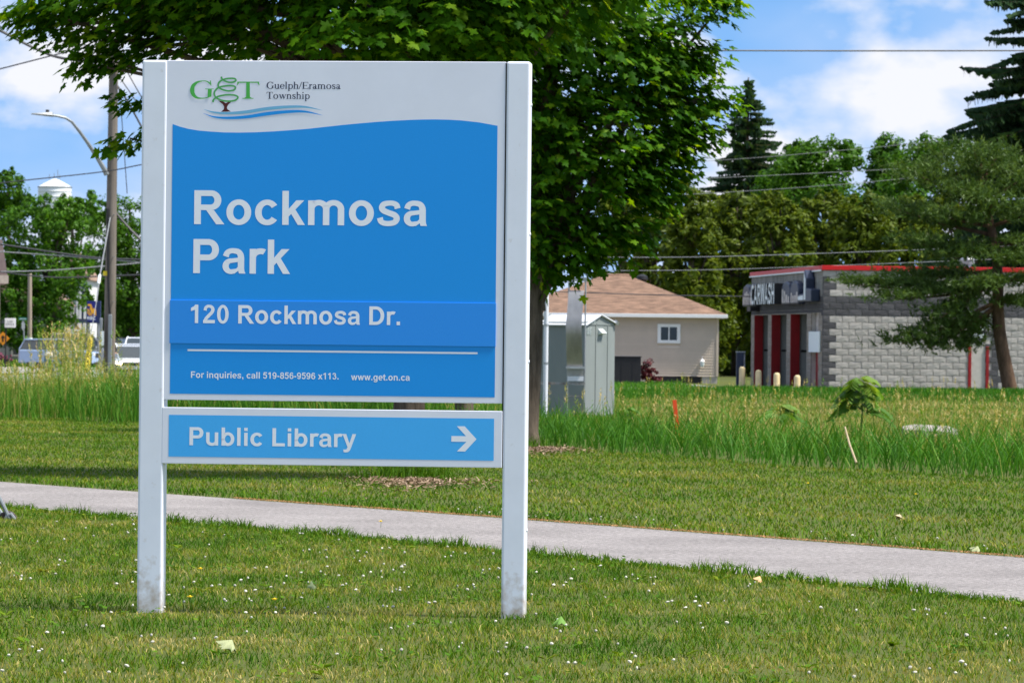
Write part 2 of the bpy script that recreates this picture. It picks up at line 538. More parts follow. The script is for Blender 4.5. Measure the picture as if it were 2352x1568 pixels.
SIX = ring(285, 235, 243, 247, 138, 110) + stroke([(112, 245), (118, 400), (150, 550), (215, 640), (305, 658), (395, 630), (437, 555)], [138, 138, 135, 122, 112, 115, 128])
SANS = {
    " ": (278, []), ".": (278, rect(73, 0, 210, 137)), "-": (333, rect(45, 191, 288, 328)), "/": (278, [[(0, -12), (100, -12), (278, 728), (178, 728)]]),
    ",": (278, rect(73, 0, 210, 137) + [[(210, 0), (205, -65), (172, -120), (112, -155), (85, -105), (130, -80), (142, 0)]]),
    "R": (722, rect(73, 0, 218, 716) + rect(218, 595, 430, 716) + rect(218, 298, 430, 415) + ring(430, 507, 222, 209, 148, 120, -90, 90) + [[(330, 299), (495, 299), (722, 0), (546, 0)]]),
    "P": (667, rect(73, 0, 218, 716) + rect(218, 594, 400, 716) + rect(218, 270, 400, 392) + ring(400, 493, 225, 223, 148, 122, -90, 90)),
    "D": (722, rect(73, 0, 218, 716) + rect(218, 595, 345, 716) + rect(218, 0, 345, 121) + ring(345, 358, 335, 358, 150, 121, -90, 90)),
    "F": (611, rect(73, 0, 218, 716) + rect(218, 595, 564, 716) + rect(218, 303, 505, 424)),
    "L": (611, rect(76, 0, 221, 716) + rect(221, 0, 572, 121)),
    "E": (667, rect(73, 0, 218, 716) + rect(218, 595, 604, 716) + rect(218, 310, 577, 430) + rect(218, 0, 617, 121)),
    "I": (278, rect(68, 0, 213, 716)),
    "O": (778, ring(389, 358, 347, 370, 150, 122)),
    "C": (722, ring(376, 358, 330, 370, 150, 122, 42, 318)),
    "B": (722, rect(73, 0, 218, 716) + rect(218, 595, 430, 716) + rect(218, 310, 450, 425) + rect(218, 0, 450, 121) + ring(430, 530, 200, 186, 140, 120, -90, 90) + ring(450, 212, 220, 212, 145, 120, -90, 90)),
    "A": (722, [[(0, 0), (156, 0), (370, 600), (290, 716)], [(718, 0), (560, 0), (350, 600), (430, 716), (290, 716)]] + rect(200, 163, 520, 283)),
    "W": (944, [[(5, 716), (153, 716), (246, 224), (360, 716), (580, 716), (690, 224), (790, 716), (938, 716), (765, 0), (608, 0), (468, 530), (330, 0), (175, 0)]]),
    "S": (667, stroke([(560, 500), (520, 610), (420, 658), (320, 660), (190, 635), (135, 530), (190, 430), (340, 375), (500, 310), (545, 200), (500, 100), (390, 55), (280, 55), (160, 100), (115, 225)], 130)),
    "H": (722, rect(73, 0, 218, 716) + rect(504, 0, 649, 716) + rect(218, 310, 504, 434)),
    "o": (611, ring(305, 259, 265, 271, 143, 116)),
    "c": (556, ring(300, 259, 260, 271, 143, 116, 36, 324)),
    "e": (556, ring(289, 259, 254, 271, 142, 112, -6, 316) + rect(150, 214, 541, 304)),
    "k": (556, rect(66, 0, 203, 716) + [[(203, 336), (364, 519), (533, 519), (345, 325), (551, 0), (398, 0), (257, 232), (203, 176)]]),
    "m": (889, rect(60, 0, 197, 519) + arch(60, 513, 137) + rect(376, 0, 513, 334) + arch(376, 829, 137) + rect(692, 0, 829, 334)),
    "n": (611, rect(66, 0, 203, 519) + arch(66, 546, 137) + rect(409, 0, 546, 334)),
    "h": (611, rect(66, 0, 203, 716) + arch(66, 546, 137) + rect(409, 0, 546, 334)),
    "u": (611, rect(409, 0, 546, 519) + arch(66, 546, 137, True) + rect(66, 185, 203, 519)),
    "r": (389, rect(65, 0, 202, 519) + ring(305, 330, 240, 201, 137, 122, 62, 180)),
    "s": (556, stroke([(462, 362), (440, 432), (365, 470), (272, 474), (168, 448), (128, 380), (165, 318), (278, 268), (400, 222), (446, 152), (400, 74), (290, 45), (180, 52), (112, 90), (88, 165)],
                      [128, 118, 108, 106, 118, 128, 124, 118, 124, 130, 118, 108, 108, 116, 128])),
    "a": (556, stroke([(108, 355), (135, 428), (200, 470), (285, 475), (385, 448), (432, 365), (436, 220), (436, 90)], [130, 118, 108, 108, 120, 136, 138, 138]) + [[(367, 110), (505, 110), (512, 50), (534, 0), (395, 0), (380, 50)]] + ring(222, 152, 184, 164, 134, 98, 80, 280) + [[(215, 218), (400, 246), (400, 336), (240, 315)]] + [[(215, -12), (300, 0), (395, 70), (380, 150), (330, 100), (235, 86)]]),
    "i": (278, rect(72, 0, 209, 519) + rect(72, 590, 209, 716)), "l": (278, rect(72, 0, 209, 716)),
    "b": (611, rect(66, 0, 203, 716) + ring(318, 259, 256, 271, 140, 116)),
    "p": (611, rect(66, -199, 203, 519) + ring(318, 259, 256, 271, 140, 116)),
    "q": (611, rect(409, -199, 546, 519) + ring(294, 259, 256, 271, 140, 116)),
    "g": (611, rect(409, 0, 546, 519) + ring(294, 259, 256, 271, 140, 116) + stroke([(477, 20), (470, -70), (410, -135), (300, -152), (185, -138), (122, -62)], [137, 132, 118, 108, 110, 125])),
    "t": (333, [[(85, 120), (222, 120), (222, 690), (85, 610)]] + rect(14, 410, 318, 519) + stroke([(154, 150), (168, 72), (225, 46), (316, 58)], [137, 130, 112, 108])),
    "y": (556, [[(8, 519), (155, 519), (282, 145), (212, 0)], [(401, 519), (545, 519), (345, -35), (300, -135), (235, -192), (150, -208), (58, -198), (46, -92), (118, -98), (175, -78), (212, 0), (282, 145)]]),
    "x": (556, [[(7, 0), (172, 0), (540, 519), (380, 519)], [(12, 519), (178, 519), (549, 0), (384, 0)]]),
    "w": (778, [[(6, 519), (142, 519), (238, 180), (327, 519), (457, 519), (545, 180), (638, 519), (773, 519), (608, 0), (477, 0), (392, 330), (304, 0), (174, 0)]]),
    "1": (556, rect(247, 0, 384, 716) + [[(247, 520), (84, 464), (84, 588), (200, 648), (268, 716), (300, 716)]]),
    "2": (556, stroke([(108, 492), (130, 590), (195, 650), (280, 660), (378, 628), (424, 535), (385, 425), (270, 305), (150, 180), (95, 60)], [130, 122, 114, 112, 126, 138, 132, 128, 128, 128]) + rect(30, 0, 510, 127)),
    "0": (556, ring(278, 352, 238, 366, 138, 110)),
    "3": (556, stroke([(102, 520), (130, 600), (200, 652), (280, 660), (375, 615), (398, 525), (355, 440), (230, 412)], 118) + stroke([(230, 400), (370, 375), (438, 285), (432, 170), (360, 75), (265, 55), (165, 78), (100, 185)], 120)),
    "5": (556, rect(112, 592, 497, 716) + [[(112, 716), (230, 716), (190, 400), (50, 345)]] + stroke([(110, 375), (190, 432), (290, 442), (400, 395), (445, 250), (400, 105), (290, 52), (170, 72), (100, 185)], 124)),
    "6": (556, SIX), "9": (556, turn(SIX, 556, 704)),
    "8": (556, ring(278, 527, 208, 190, 125, 100) + ring(278, 208, 246, 220, 140, 110)),
}


def serif_stem(x, y0, y1, foot=1, head=1, w=92, e=52):
    g = rect(x - w / 2, y0, x + w / 2, y1)
    if foot:
        g += rect(x - w / 2 - e, y0, x + w / 2 + e, y0 + 30)
    if head == 1:
        g += [[(x - w / 2 - e, y1 - 48), (x - w / 2, y1 - 60), (x - w / 2, y1), (x - w / 2 - e, y1 - 22)]]
    if head == 2:
        g += rect(x - w / 2 - e, y1 - 30, x + w / 2 + e, y1)
    return g


def sarch(a, b, w=92):
    return ring((a + b) / 2, 320, (b - a) / 2, 140, w, 55, 0, 180)


SERIF = {
    "G": (722, ring(375, 331, 335, 345, 125, 45, 48, 318) + serif_stem(590, 60, 300, 0, 2, 105) + [[(575, 600), (610, 690), (625, 690), (625, 455), (600, 455), (575, 540)]]),
    "T": (611, serif_stem(305, 0, 662, 1, 0, 105, 90) + rect(25, 622, 586, 662) + [[(25, 622), (60, 622), (42, 490), (18, 490)], [(586, 622), (551, 622), (569, 490), (593, 490)]]),
    "E": (611, serif_stem(145, 0, 662, 1, 2, 105) + rect(150, 622, 560, 662) + rect(150, 320, 440, 360) + rect(150, 0, 570, 40) + rect(530, 500, 560, 662) + rect(420, 260, 445, 420) + rect(545, 0, 590, 165)),
    "/": (278, [[(-10, -20), (45, -20), (288, 680), (233, 680)]]),
    "u": (500, serif_stem(115, 120, 450, 0, 1) + ring(245, 130, 176, 140, 92, 55, 180, 360) + serif_stem(380, 0, 450, 0, 1) + rect(380, 0, 490, 35)),
    "e": (444, ring(235, 225, 210, 236, 98, 42, 0, 325) + rect(100, 225, 430, 268)),
    "l": (278, serif_stem(140, 0, 690)), "h": (500, serif_stem(115, 0, 690) + sarch(69, 430) + serif_stem(384, 0, 320, 1, 0)),
    "p": (500, serif_stem(115, -210, 450) + ring(270, 222, 205, 236, 95, 45)),
    "r": (333, serif_stem(115, 0, 450) + ring(240, 320, 125, 135, 70, 60, 40, 180) + ring(285, 390, 45, 45, 44, 44)),
    "a": (444, stroke([(75, 345), (120, 415), (200, 435), (280, 395), (300, 300), (300, 60), (330, 30), (430, 50)], [85, 50, 45, 70, 92, 92, 60, 30]) + ring(170, 120, 135, 130, 85, 45)),
    "m": (778, serif_stem(115, 0, 450) + sarch(69, 415) + serif_stem(369, 0, 320, 1, 0, 92, 40) + sarch(323, 690) + serif_stem(644, 0, 320, 1, 0, 92, 45)),
    "n": (500, serif_stem(115, 0, 450) + sarch(69, 430) + serif_stem(384, 0, 320, 1, 0)),
    "o": (500, ring(250, 225, 222, 238, 98, 40)),
    "s": (389, stroke([(320, 340), (290, 410), (200, 430), (105, 400), (90, 330), (150, 270), (260, 210), (315, 130), (280, 50), (190, 25), (95, 50), (55, 130)], [70, 55, 50, 70, 90, 95, 95, 95, 70, 50, 55, 70])),
    "w": (722, [[(10, 450), (220, 450), (220, 425), (170, 420), (275, 130), (355, 330), (320, 425), (290, 425), (290, 450), (480, 450), (480, 425), (435, 420), (535, 130), (620, 420), (565, 425), (565, 450), (715, 450), (715, 425), (670, 420), (520, -12), (490, -12), (375, 290), (265, -12), (235, -12), (70, 420), (10, 425)]]),
    "i": (278, serif_stem(140, 0, 450) + ring(135, 620, 60, 60, 59, 59)),
}


def text_shapes(txt, font, x0, x1, zb, cap, size_cap=716.0, y0=0.0):
    """one mesh builder per letter, the line fitted between x0 and x1 on the baseline zb in the x-z plane (facing -y)"""
    adv, glyphs = 0, []
    for ch in txt:
        w, g = font[ch]
        if g:
            glyphs.append([[(adv + x, y) for x, y in q] for q in g])
        adv += w
    lo = min(x for g in glyphs for q in g for x, y in q)
    hi = max(x for g in glyphs for q in g for x, y in q)
    out = []
    for g in glyphs:
        mb = MB()
        for i, q in enumerate(g):
            vs = [(x0 + (x - lo) / (hi - lo) * (x1 - x0), y0 - 0.000012 * (i % 7), zb + y / size_cap * cap) for x, y in q]
            mb.add(vs, [tuple(range(len(vs)))])
        out.append(mb)
    return out


def letters(txt, font, x0, x1, zb, cap, m, parent, size_cap=716.0, y0=0.0, name="letter"):
    return [mb.build(name, m, parent) for mb in text_shapes(txt, font, x0, x1, zb, cap, size_cap, y0)]


# ================================================================== THE PARK SIGN
SYAW, SX0, SY0 = R(5.0), -0.955, 22.0
SD = Vector((math.cos(SYAW), -math.sin(SYAW), 0))
SN = Vector((-math.sin(SYAW), -math.cos(SYAW), 0))


def S(u, v):
    """where the line of sight through a measured point meets the face plane of the sign: (x, z) on the sign"""
    x, y = level(u, v)
    d = Vector((x / FPX, 1.0, -y / FPX))
    o = Vector((SX0, SY0, EYE))
    t = (Vector((0, 0, EYE)) - o).dot(SN) / -d.dot(SN)
    p = Vector((0, 0, EYE)) + d * t
    return (p - o).dot(SD), p.z


m_white = mat("white_painted_aluminium", (0.79, 0.81, 0.91), rough=0.38, var=0.025, scale=2.5, spec=0.45)
m_post = mat("white_powder_coated_post", (0.80, 0.83, 0.92), rough=0.35, var=0.03, scale=3, spec=0.5)
m_blue = mat("blue_vinyl", (0.008, 0.305, 0.84), rough=0.42, var=0.05, scale=240, spec=0.35)
m_blue_plate = mat("blue_vinyl_plate", (0.024, 0.290, 0.87), rough=0.45, var=0.05, scale=240, spec=0.35)
m_blue_lo = mat("bright_blue_vinyl", (0.062, 0.45, 0.97), rough=0.42, var=0.05, scale=240, spec=0.35)
m_letter = mat("white_vinyl_lettering", (0.88, 0.90, 0.97), rough=0.5, var=0.02, scale=5)
m_green = mat("green_vinyl", (0.075, 0.46, 0.075), rough=0.5, var=0.02)
m_green2 = mat("deep_green_vinyl", (0.085, 0.40, 0.11), rough=0.5, var=0.02)
m_maroon = mat("maroon_vinyl", (0.085, 0.005, 0.006), rough=0.5, var=0.02)
m_sky = mat("light_blue_vinyl", (0.17, 0.47, 0.72), rough=0.5, var=0.02)
m_navy = mat("navy_vinyl", (0.012, 0.02, 0.07), rough=0.5, var=0.02)

# dirt rising from the foot of the posts: rust-brown splashes of mud with a ragged upper edge
pn, plk = m_post.node_tree.nodes, m_post.node_tree.links
pb = pn["Principled BSDF"]
ptc, psep = pn.new("ShaderNodeTexCoord"), pn.new("ShaderNodeSeparateXYZ")
plk.new(ptc.outputs["Object"], psep.inputs[0])
pno = pn.new("ShaderNodeTexNoise")
pno.inputs["Scale"].default_value, pno.inputs["Detail"].default_value = 26, 8
plk.new(ptc.outputs["Object"], pno.inputs["Vector"])
pmr = pn.new("ShaderNodeMapRange")
pmr.inputs[1].default_value, pmr.inputs[2].default_value, pmr.inputs[3].default_value, pmr.inputs[4].default_value = 0.02, 0.34, 0.53, 0.05
plk.new(psep.outputs[2], pmr.inputs[0])
pml = pn.new("ShaderNodeMath")
pml.operation = "ADD"
plk.new(pmr.outputs[0], pml.inputs[0])
plk.new(pno.outputs[0], pml.inputs[1])
prm = pn.new("ShaderNodeMapRange")
prm.inputs[1].default_value, prm.inputs[2].default_value = 0.70, 1.25
plk.new(pml.outputs[0], prm.inputs[0])
pmx = pn.new("ShaderNodeMix")
pmx.data_type = "RGBA"
pold = pb.inputs["Base Color"].links[0].from_socket
plk.new(prm.outputs[0], pmx.inputs[0])
plk.new(pold, pmx.inputs[6])
pmx.inputs[7].default_value = (0.42, 0.33, 0.24, 1)
plk.new(pmx.outputs[2], pb.inputs["Base Color"])

sign = thing("park_sign", "tall white two-post park sign with blue panels reading Rockmosa Park and Public Library", "sign", (SX0, SY0, 0), -SYAW)
# posts: measured left and right edges at mid height
for ul, ur, vt in ((319.0, 376.5, 138), (1156.0, 1210.5, 141.5)):
    x0, x1 = S(ul, 784)[0], S(ur, 784)[0]
    zt = S((ul + ur) / 2 + 7, vt)[1]
    MB().box(x0, x1, 0.0125, 0.1395, -0.05, zt).build("post", m_post, sign, bevel=0.012, seg=3)
    if ul > 1000:
        for v in (240, 537, 830, 1218):
            z = S(ur, v)[1]
            mb = MB()
            mb.lathe([(0.010, 0), (0.010, 0.004), (0.006, 0.008)], 10)
            mb.v = [(x1 + c, 0.06 + a, z + b) for a, b, c in mb.v]
            mb.build("bolt", m_post, sign, smooth=True)
xl, xr = S(376, 560)[0] - 0.0005, S(1156.5, 560)[0] + 0.0005
ztop, zbot = S(770, 140.5)[1], S(762, 922)[1]
board = MB().box(xl, xr, 0.018, 0.085, zbot, ztop).build("upper_panel", m_white, sign, bevel=0.003)
l2, r2 = S(371, 1000)[0] + 0.004, S(1150.5, 1000)[0]
lt, lb = S(760, 939.2)[1], S(760, 1069)[1]
lower = MB().box(xl - 0.001, xr + 0.001, 0.012, 0.08, lb, lt).build("lower_panel", m_white, sign, bevel=0.003)
for x in (xl - 0.0005, xr + 0.0005):    # dark rubber joint between panel and post
    MB().box(x - 0.0015, x + 0.0015, 0.0165, 0.05, lb, ztop - 0.004).build("joint_gasket", mat("dark_gasket", (0.02, 0.02, 0.022), rough=0.8), sign)

bx0, bx1 = S(391.3, 640)[0], S(1138.0, 640)[0]
bz0 = S(762, 908)[1]
wave = [(208, 400), (250, 415), (300, 428), (360, 438), (430, 444), (510, 449), (600, 450), (700, 448), (800, 443), (900, 436), (1000, 428), (1100, 417), (1200, 406), (1300, 396.5), (1400, 388), (1500, 381), (1600, 376),
        (1680, 373.5), (1750, 373), (1830, 375), (1900, 379), (2000, 390), (2112, 410)]
wave = [S(312.7 + x / 2.5455, 127.9 + y / 2.5455) for x, y in wave]
wx0, wx1 = wave[0][0], wave[-1][0]
wave = [(bx0 + (x - wx0) / (wx1 - wx0) * (bx1 - bx0), z) for x, z in wave]
mb = MB()
for (xa, za), (xb, zb_) in zip(wave, wave[1:]):
    mb.add([(xa, 0.0172, bz0), (xb, 0.0172, bz0), (xb, 0.0172, zb_), (xa, 0.0172, za)], [(0, 1, 2, 3)])
mb.build("blue_field", m_blue, board)
# the overlaid address plate, standing proud
p0, p1 = S(391, 690), S(1136, 795)
za, zb_ = S(764, 692.5)[1], S(764, 792)[1]
MB().box(bx0 - 0.004, bx1 + 0.002, 0.0125, 0.0168, zb_, za).build("address_plate", m_blue_plate, sign, bevel=0.0006, seg=1)
ra, rb = S(429.4, 803.6), S(1095.7, 811)
MB().add([(ra[0], 0.0168, (ra[1] + rb[1]) / 2 - 0.005), (rb[0], 0.0168, (ra[1] + rb[1]) / 2 - 0.005), (rb[0], 0.0168, (ra[1] + rb[1]) / 2 + 0.005), (ra[0], 0.0168, (ra[1] + rb[1]) / 2 + 0.005)], [(0, 1, 2, 3)]).build("white_rule", m_letter, board)
lx0, lx1 = S(386.4, 1003)[0], S(1133.6, 1003)[0]
lz0, lz1 = S(760, 1052.6)[1], S(760, 956.5)[1]
MB().add([(lx0, 0.0112, lz0), (lx1, 0.0112, lz0), (lx1, 0.0112, lz1), (lx0, 0.0112, lz1)], [(0, 1, 2, 3)]).build("blue_field", m_blue_lo, lower)


def sign_text(txt, u0, v0, u1, v1, vcap, y, parent, m=None, font=SANS, cap0=716.0):
    a, b = S(u0, v0), S(u1, v1)
    zb = (a[1] + b[1]) / 2
    cap = S(u0, vcap)[1] - a[1]
    return letters(txt, font, a[0], b[0], zb, cap, m or m_letter, parent, cap0, y)


sign_text("Rockmosa", 444.3, 515.1, 979.7, 518.6, 437.3, 0.0166, board)
sign_text("Park", 442.3, 627.0, 665.0, 629.2, 548.7, 0.0166, board)
sign_text("120 Rockmosa Dr.", 437.2, 742.9, 917.7, 745.2, 700.7, 0.0120, sign)
sign_text("For inquiries, call 519-856-9596 x113.", 437.2, 867.8, 776.3, 870.6, 853.0, 0.0166, board)
sign_text("www.get.on.ca", 805.0, 872.6, 940.0, 873.9, 857.6, 0.0166, board)
sign_text("Public Library", 434.0, 1022.8, 816.8, 1025.6, 981.3, 0.0106, lower)
sign_text("Guelph/Eramosa", 419.3 + 1196 / 6.2438, 156.4 + 298 / 6.2438, 419.3 + 2260 / 6.2438, 156.4 + 302 / 6.2438, 156.4 + 200 / 6.2438, 0.0172, board, m_navy, SERIF, 662.0)
sign_text("Township", 419.3 + 1196 / 6.2438, 156.4 + 442 / 6.2438, 419.3 + 1815 / 6.2438, 156.4 + 444 / 6.2438, 156.4 + 344 / 6.2438, 0.0172, board, m_navy, SERIF, 662.0)
# arrow
aw = [S(1036 + (x - 1857) / 2.4696, 978.5 + (y - 240) / 2.4696) for x, y in [(1857, 295), (1940, 296), (1888, 240), (1932, 240), (1999, 313), (1934, 383), (1888, 382), (1942, 328), (1856, 327)]]
MB().add([(x, 0.0106, z) for x, z in aw], [tuple(range(len(aw)))]).build("arrow", m_letter, lower)
# township logo: big green G and T, a looping green crown on a maroon trunk, two blue waves
LG = lambda x, y: S(419.3 + x / 6.2438, 156.4 + y / 6.2438)


def logo_stroke(name, pts, w, m, y):
    mb = MB()
    for i, q in enumerate(stroke(pts, w, 8)):
        mb.add([(LG(a, b)[0], y - 0.00002 * (i % 9), LG(a, b)[1]) for a, b in q], [(0, 1, 2, 3)])
    return mb.build(name, m, board)


def logo_poly(name, polys, m, y):
    mb = MB()
    for i, q in enumerate(polys):
        vs = [(LG(a, b)[0], y - 0.00003 * i, LG(a, b)[1]) for a, b in q]
        mb.add(vs, [tuple(range(len(vs)))])
    return mb.build(name, m, board)


gl_ = stroke([(388, 225), (340, 192), (280, 185), (200, 205), (145, 255), (130, 320), (150, 385), (200, 425), (270, 433), (340, 425), (398, 405)], [22, 14, 10, 28, 52, 62, 52, 28, 12, 10, 10], 8)
logo_poly("logo_letter", gl_ + [[(356, 305), (410, 305), (405, 410), (350, 425)], [(315, 296), (440, 296), (440, 304), (315, 304)], [(385, 180), (398, 180), (404, 255), (390, 245)]], m_green, 0.0172)
logo_poly("logo_letter", [[(905, 210), (955, 210), (958, 425), (903, 425)], [(850, 430), (1008, 430), (1010, 440), (848, 440)], [(903, 415), (958, 415), (985, 431), (875, 431)],
                          [(778, 196), (1088, 196), (1088, 212), (778, 212)], [(778, 196), (800, 212), (778, 250), (774, 250)], [(1088, 196), (1066, 212), (1088, 250), (1094, 250)]], m_green, 0.0172)
logo_stroke("logo_loop", [(545, 125), (565, 165), (630, 198), (700, 206), (755, 182), (735, 152), (650, 150), (570, 168), (515, 205), (503, 250), (520, 285), (580, 315), (660, 328), (735, 310), (745, 270), (690, 254), (600, 258),
                          (510, 280), (455, 330), (448, 385), (480, 430), (560, 465), (660, 475), (745, 462), (785, 425), (755, 395), (670, 384), (580, 390), (490, 412), (440, 450), (425, 488)], [28] + [24] * 29 + [30], m_green2, 0.0169)
logo_poly("logo_trunk", [[(500, 466), (575, 480), (612, 506), (650, 482), (690, 486), (645, 525), (628, 560), (632, 590), (682, 624), (545, 627), (585, 590), (588, 555), (570, 520)]], m_maroon, 0.0171)


def wave_poly(top, bot):
    t, b = catmull([(x, y, 0) for x, y in top], 6), catmull([(x, y, 0) for x, y in bot], 6)
    return [[(t[i].x, t[i].y), (t[i + 1].x, t[i + 1].y), (b[i + 1].x, b[i + 1].y), (b[i].x, b[i].y)] for i in range(len(t) - 1)]


logo_poly("logo_wave", wave_poly([(290, 590), (430, 622), (620, 632), (900, 608), (1200, 560), (1500, 538), (1750, 545), (2000, 606)], [(290, 591), (430, 644), (620, 664), (900, 652), (1200, 606), (1500, 576), (1750, 572), (2000, 607)]), m_sky, 0.01725)
logo_poly("logo_wave", wave_poly([(280, 645), (430, 688), (620, 698), (900, 680), (1200, 632), (1500, 606), (1750, 612), (2005, 678)], [(280, 646), (430, 708), (620, 732), (900, 724), (1200, 682), (1500, 648), (1750, 640), (2005, 679)]), m_blue, 0.01725)


# ================================================================== GRASS
def blades(x, y, z, h, w, lean, seed, bend=0.45, segs=2):
    """grass blades: base pair, (segs-1) middle pairs and a tip; returns V, quads, tris, blade index per vertex"""
    g = np.random.default_rng(seed)
    n = len(x)
    face, la = g.uniform(0, 2 * np.pi, n), g.uniform(0, 2 * np.pi, n)
    dx, dy = np.cos(face) * w / 2, np.sin(face) * w / 2
    lx, ly = np.cos(la) * lean * h, np.sin(la) * lean * h
    rows = []
    for k in range(segs):
        t = k / segs
        wd = 1 - 0.55 * t
        ox, oy, oz = lx * t ** 1.6, ly * t ** 1.6, h * t * (1 - bend * 0.25 * t)
        rows.append(np.stack([x - dx * wd + ox, y - dy * wd + oy, z + oz], -1))
        rows.append(np.stack([x + dx * wd + ox, y + dy * wd + oy, z + oz], -1))
    rows.append(np.stack([x + lx, y + ly, z + h * (1 - bend * lean)], -1))
    V = np.stack(rows, 1)
    m = 2 * segs + 1
    b = (np.arange(n) * m)[:, None]
    Q = np.concatenate([b + np.array([[2 * k, 2 * k + 1, 2 * k + 3, 2 * k + 2]]) for k in range(segs - 1)]) if segs > 1 else None
    T = b + np.array([[2 * segs - 2, 2 * segs - 1, 2 * segs]])
    return V.reshape(-1, 3), Q, T, np.repeat(np.arange(n), m)


def grass_object(name, label, cat, parts, m):
    Vs, Qs, Ts, ti, k = [], [], [], [], 0
    for (V, Q, T, idx), tint in parts:
        Vs.append(V)
        if Q is not None:
            Qs.append(Q + k)
        Ts.append(T + k)
        ti.append(tint[idx])
        k += len(V)
    me = npmesh(name, np.concatenate(Vs), np.concatenate(Qs) if Qs else None, np.concatenate(Ts), np.concatenate(ti), [m])
    return tag(link(bpy.data.objects.new(name, me)), label, cat, kind="stuff")


GREENS = [(0.0, (0.034, 0.105, 0.003)), (0.3, (0.080, 0.178, 0.005)), (0.55, (0.148, 0.215, 0.010)), (0.72, (0.26, 0.25, 0.035)), (0.88, (0.36, 0.30, 0.085)), (1.0, (0.50, 0.41, 0.16))]
m_lawn = leafmat("lawn_grass_blade", GREENS, trans=0.25, tcol=(1.2, 1.2, 0.5), rough=0.6, spec=0.12)
m_tall = leafmat("meadow_grass_blade", [(0.0, (0.028, 0.110, 0.006)), (0.35, (0.060, 0.190, 0.012)), (0.6, (0.115, 0.24, 0.025)), (0.75, (0.25, 0.26, 0.055)), (0.9, (0.42, 0.33, 0.12)), (1.0, (0.54, 0.41, 0.19))], trans=0.3, tcol=(1.2, 1.25, 0.5), rough=0.55, spec=0.15)


def scatter(n, x0, x1, y0, y1, keep, seed):
    g = np.random.default_rng(seed)
    x, y = g.uniform(x0, x1, n), g.uniform(y0, y1, n)
    k = keep(x, y)
    return x[k], y[k]


near_y = lambda x: np.interp(x, xq, nyq)
far_y = lambda x: np.interp(x, xf, fyq)
tall_y = lambda x: pl(x, TALL) + 0.45 * np.sin(x * 1.3) + 0.3 * np.sin(x * 3.1 + 1) + 0.2 * np.sin(x * 7.7)


def dryness(x, y, seed=5):
    return 0.40 + 0.22 * lowfreq(x, y, seed, 2.6) + 0.17 * lowfreq(x, y, seed + 1, 0.6) + 0.12 * sm((20.6 - y + 0.5 * lowfreq(x, y, seed + 9, 1.5)) / 2.2)


parts = []
# foreground lawn: dense short blades
inview = lambda x, y, mg: (np.abs(x) < y * 0.1226 + mg)
x, y = scatter(440000, -6.8, 6.2, 16.3, 41, lambda x, y: (y < near_y(x) - 0.02 + 0.03 * np.sin(x * 23)) & inview(x, y, 1.4), 11)
g = np.random.default_rng(3)
d = dryness(x, y)
h = g.uniform(0.025, 0.06, len(x)) * (1.15 - 0.5 * np.clip(d, 0, 1)) * (1 + 0.35 * lowfreq(x, y, 21, 1.1))
h = np.clip(h, 0.015, 0.1)
parts.append((blades(x, y, gz(x, y), h, g.uniform(0.0035, 0.0065, len(x)), g.uniform(0.3, 1.1, len(x)), 4), np.clip(d + g.normal(0, 0.22, len(x)), 0, 1)))
# longer unmown fringe along the near edge of the path
n = 9000
x = g.uniform(-7, 6.5, n)
y = near_y(x) - np.abs(g.normal(0, 0.16, n)) + 0.05 + 0.09 * np.clip(lowfreq(x, x * 0, 33, 0.9), -0.5, 1.2)
k = inview(x, y, 1.4)
x, y = x[k], y[k]
h = g.uniform(0.05, 0.115, len(x)) * (0.75 + 0.5 * np.clip(lowfreq(x, y, 31, 0.8), -0.6, 1))
parts.append((blades(x, y, gz(x, y), h, g.uniform(0.005, 0.011, len(x)), g.uniform(0.2, 0.9, len(x)), 41), np.clip(0.25 + g.normal(0, 0.13, len(x)), 0, 1)))
# lawn beyond the path
x, y = scatter(330000, -11, 8.5, 22, 78, lambda x, y: (y > far_y(x) + 0.02) & (y < tall_y(x) + 0.6) & inview(x, y, 1.5), 12)
d = 0.38 + 0.13 * lowfreq(x, y, 61, 5) + 0.10 * lowfreq(x, y, 62, 1.3) + 0.10 * np.sin((y + 0.62 * x * 1.6) * 1.35)
edge = np.exp(-((y - far_y(x)) / 0.9) ** 2)
d = d - 0.14 * edge
h = g.uniform(0.03, 0.06, len(x)) * (1 + 0.9 * edge)
parts.append((blades(x, y, gz(x, y), h, g.uniform(0.007, 0.013, len(x)), g.uniform(0.3, 1.1, len(x)), 5), np.clip(d + g.normal(0, 0.18, len(x)), 0, 1)))
for u_, v_, Y_ in ((936, 1098, 43.6), (905, 1100, 43.4), (970, 1102, 43.3), (1205, 1032, 56.2)):
    c_ = P(u_, v_, Y_)
    n = 420
    x, y = g.normal(c_.x, 0.16, n), g.normal(Y_, 0.18, n)
    parts.append((blades(x, y, gz(x, y), g.uniform(0.08, 0.30, n), g.uniform(0.006, 0.012, n), g.uniform(0.2, 0.8, n), 55), np.clip(g.normal(0.2, 0.12, n), 0, 1)))
grass_object("lawn_grass", "short mown grass of the lawn on both sides of the path", "grass", parts, m_lawn)

# thin line of dry orange needles and clippings along the far kerbless edge of the path
n = 5000
x = g.uniform(-2.5, 6, n)
y = far_y(x) + g.normal(0.0, 0.05, n)
parts = [(blades(x, y, np.full(n, 0.012), g.uniform(0.01, 0.02, n), g.uniform(0.004, 0.008, n), g.uniform(1.5, 4.0, n), 91, bend=0.2), g.uniform(0, 1, n))]
grass_object("dry_clippings", "rusty dry clippings lying along the far edge of the path", "litter", parts, leafmat("dry_litter", [(0, (0.30, 0.12, 0.035)), (1, (0.45, 0.24, 0.09))], 0.05))

# tall meadow grass
parts = []


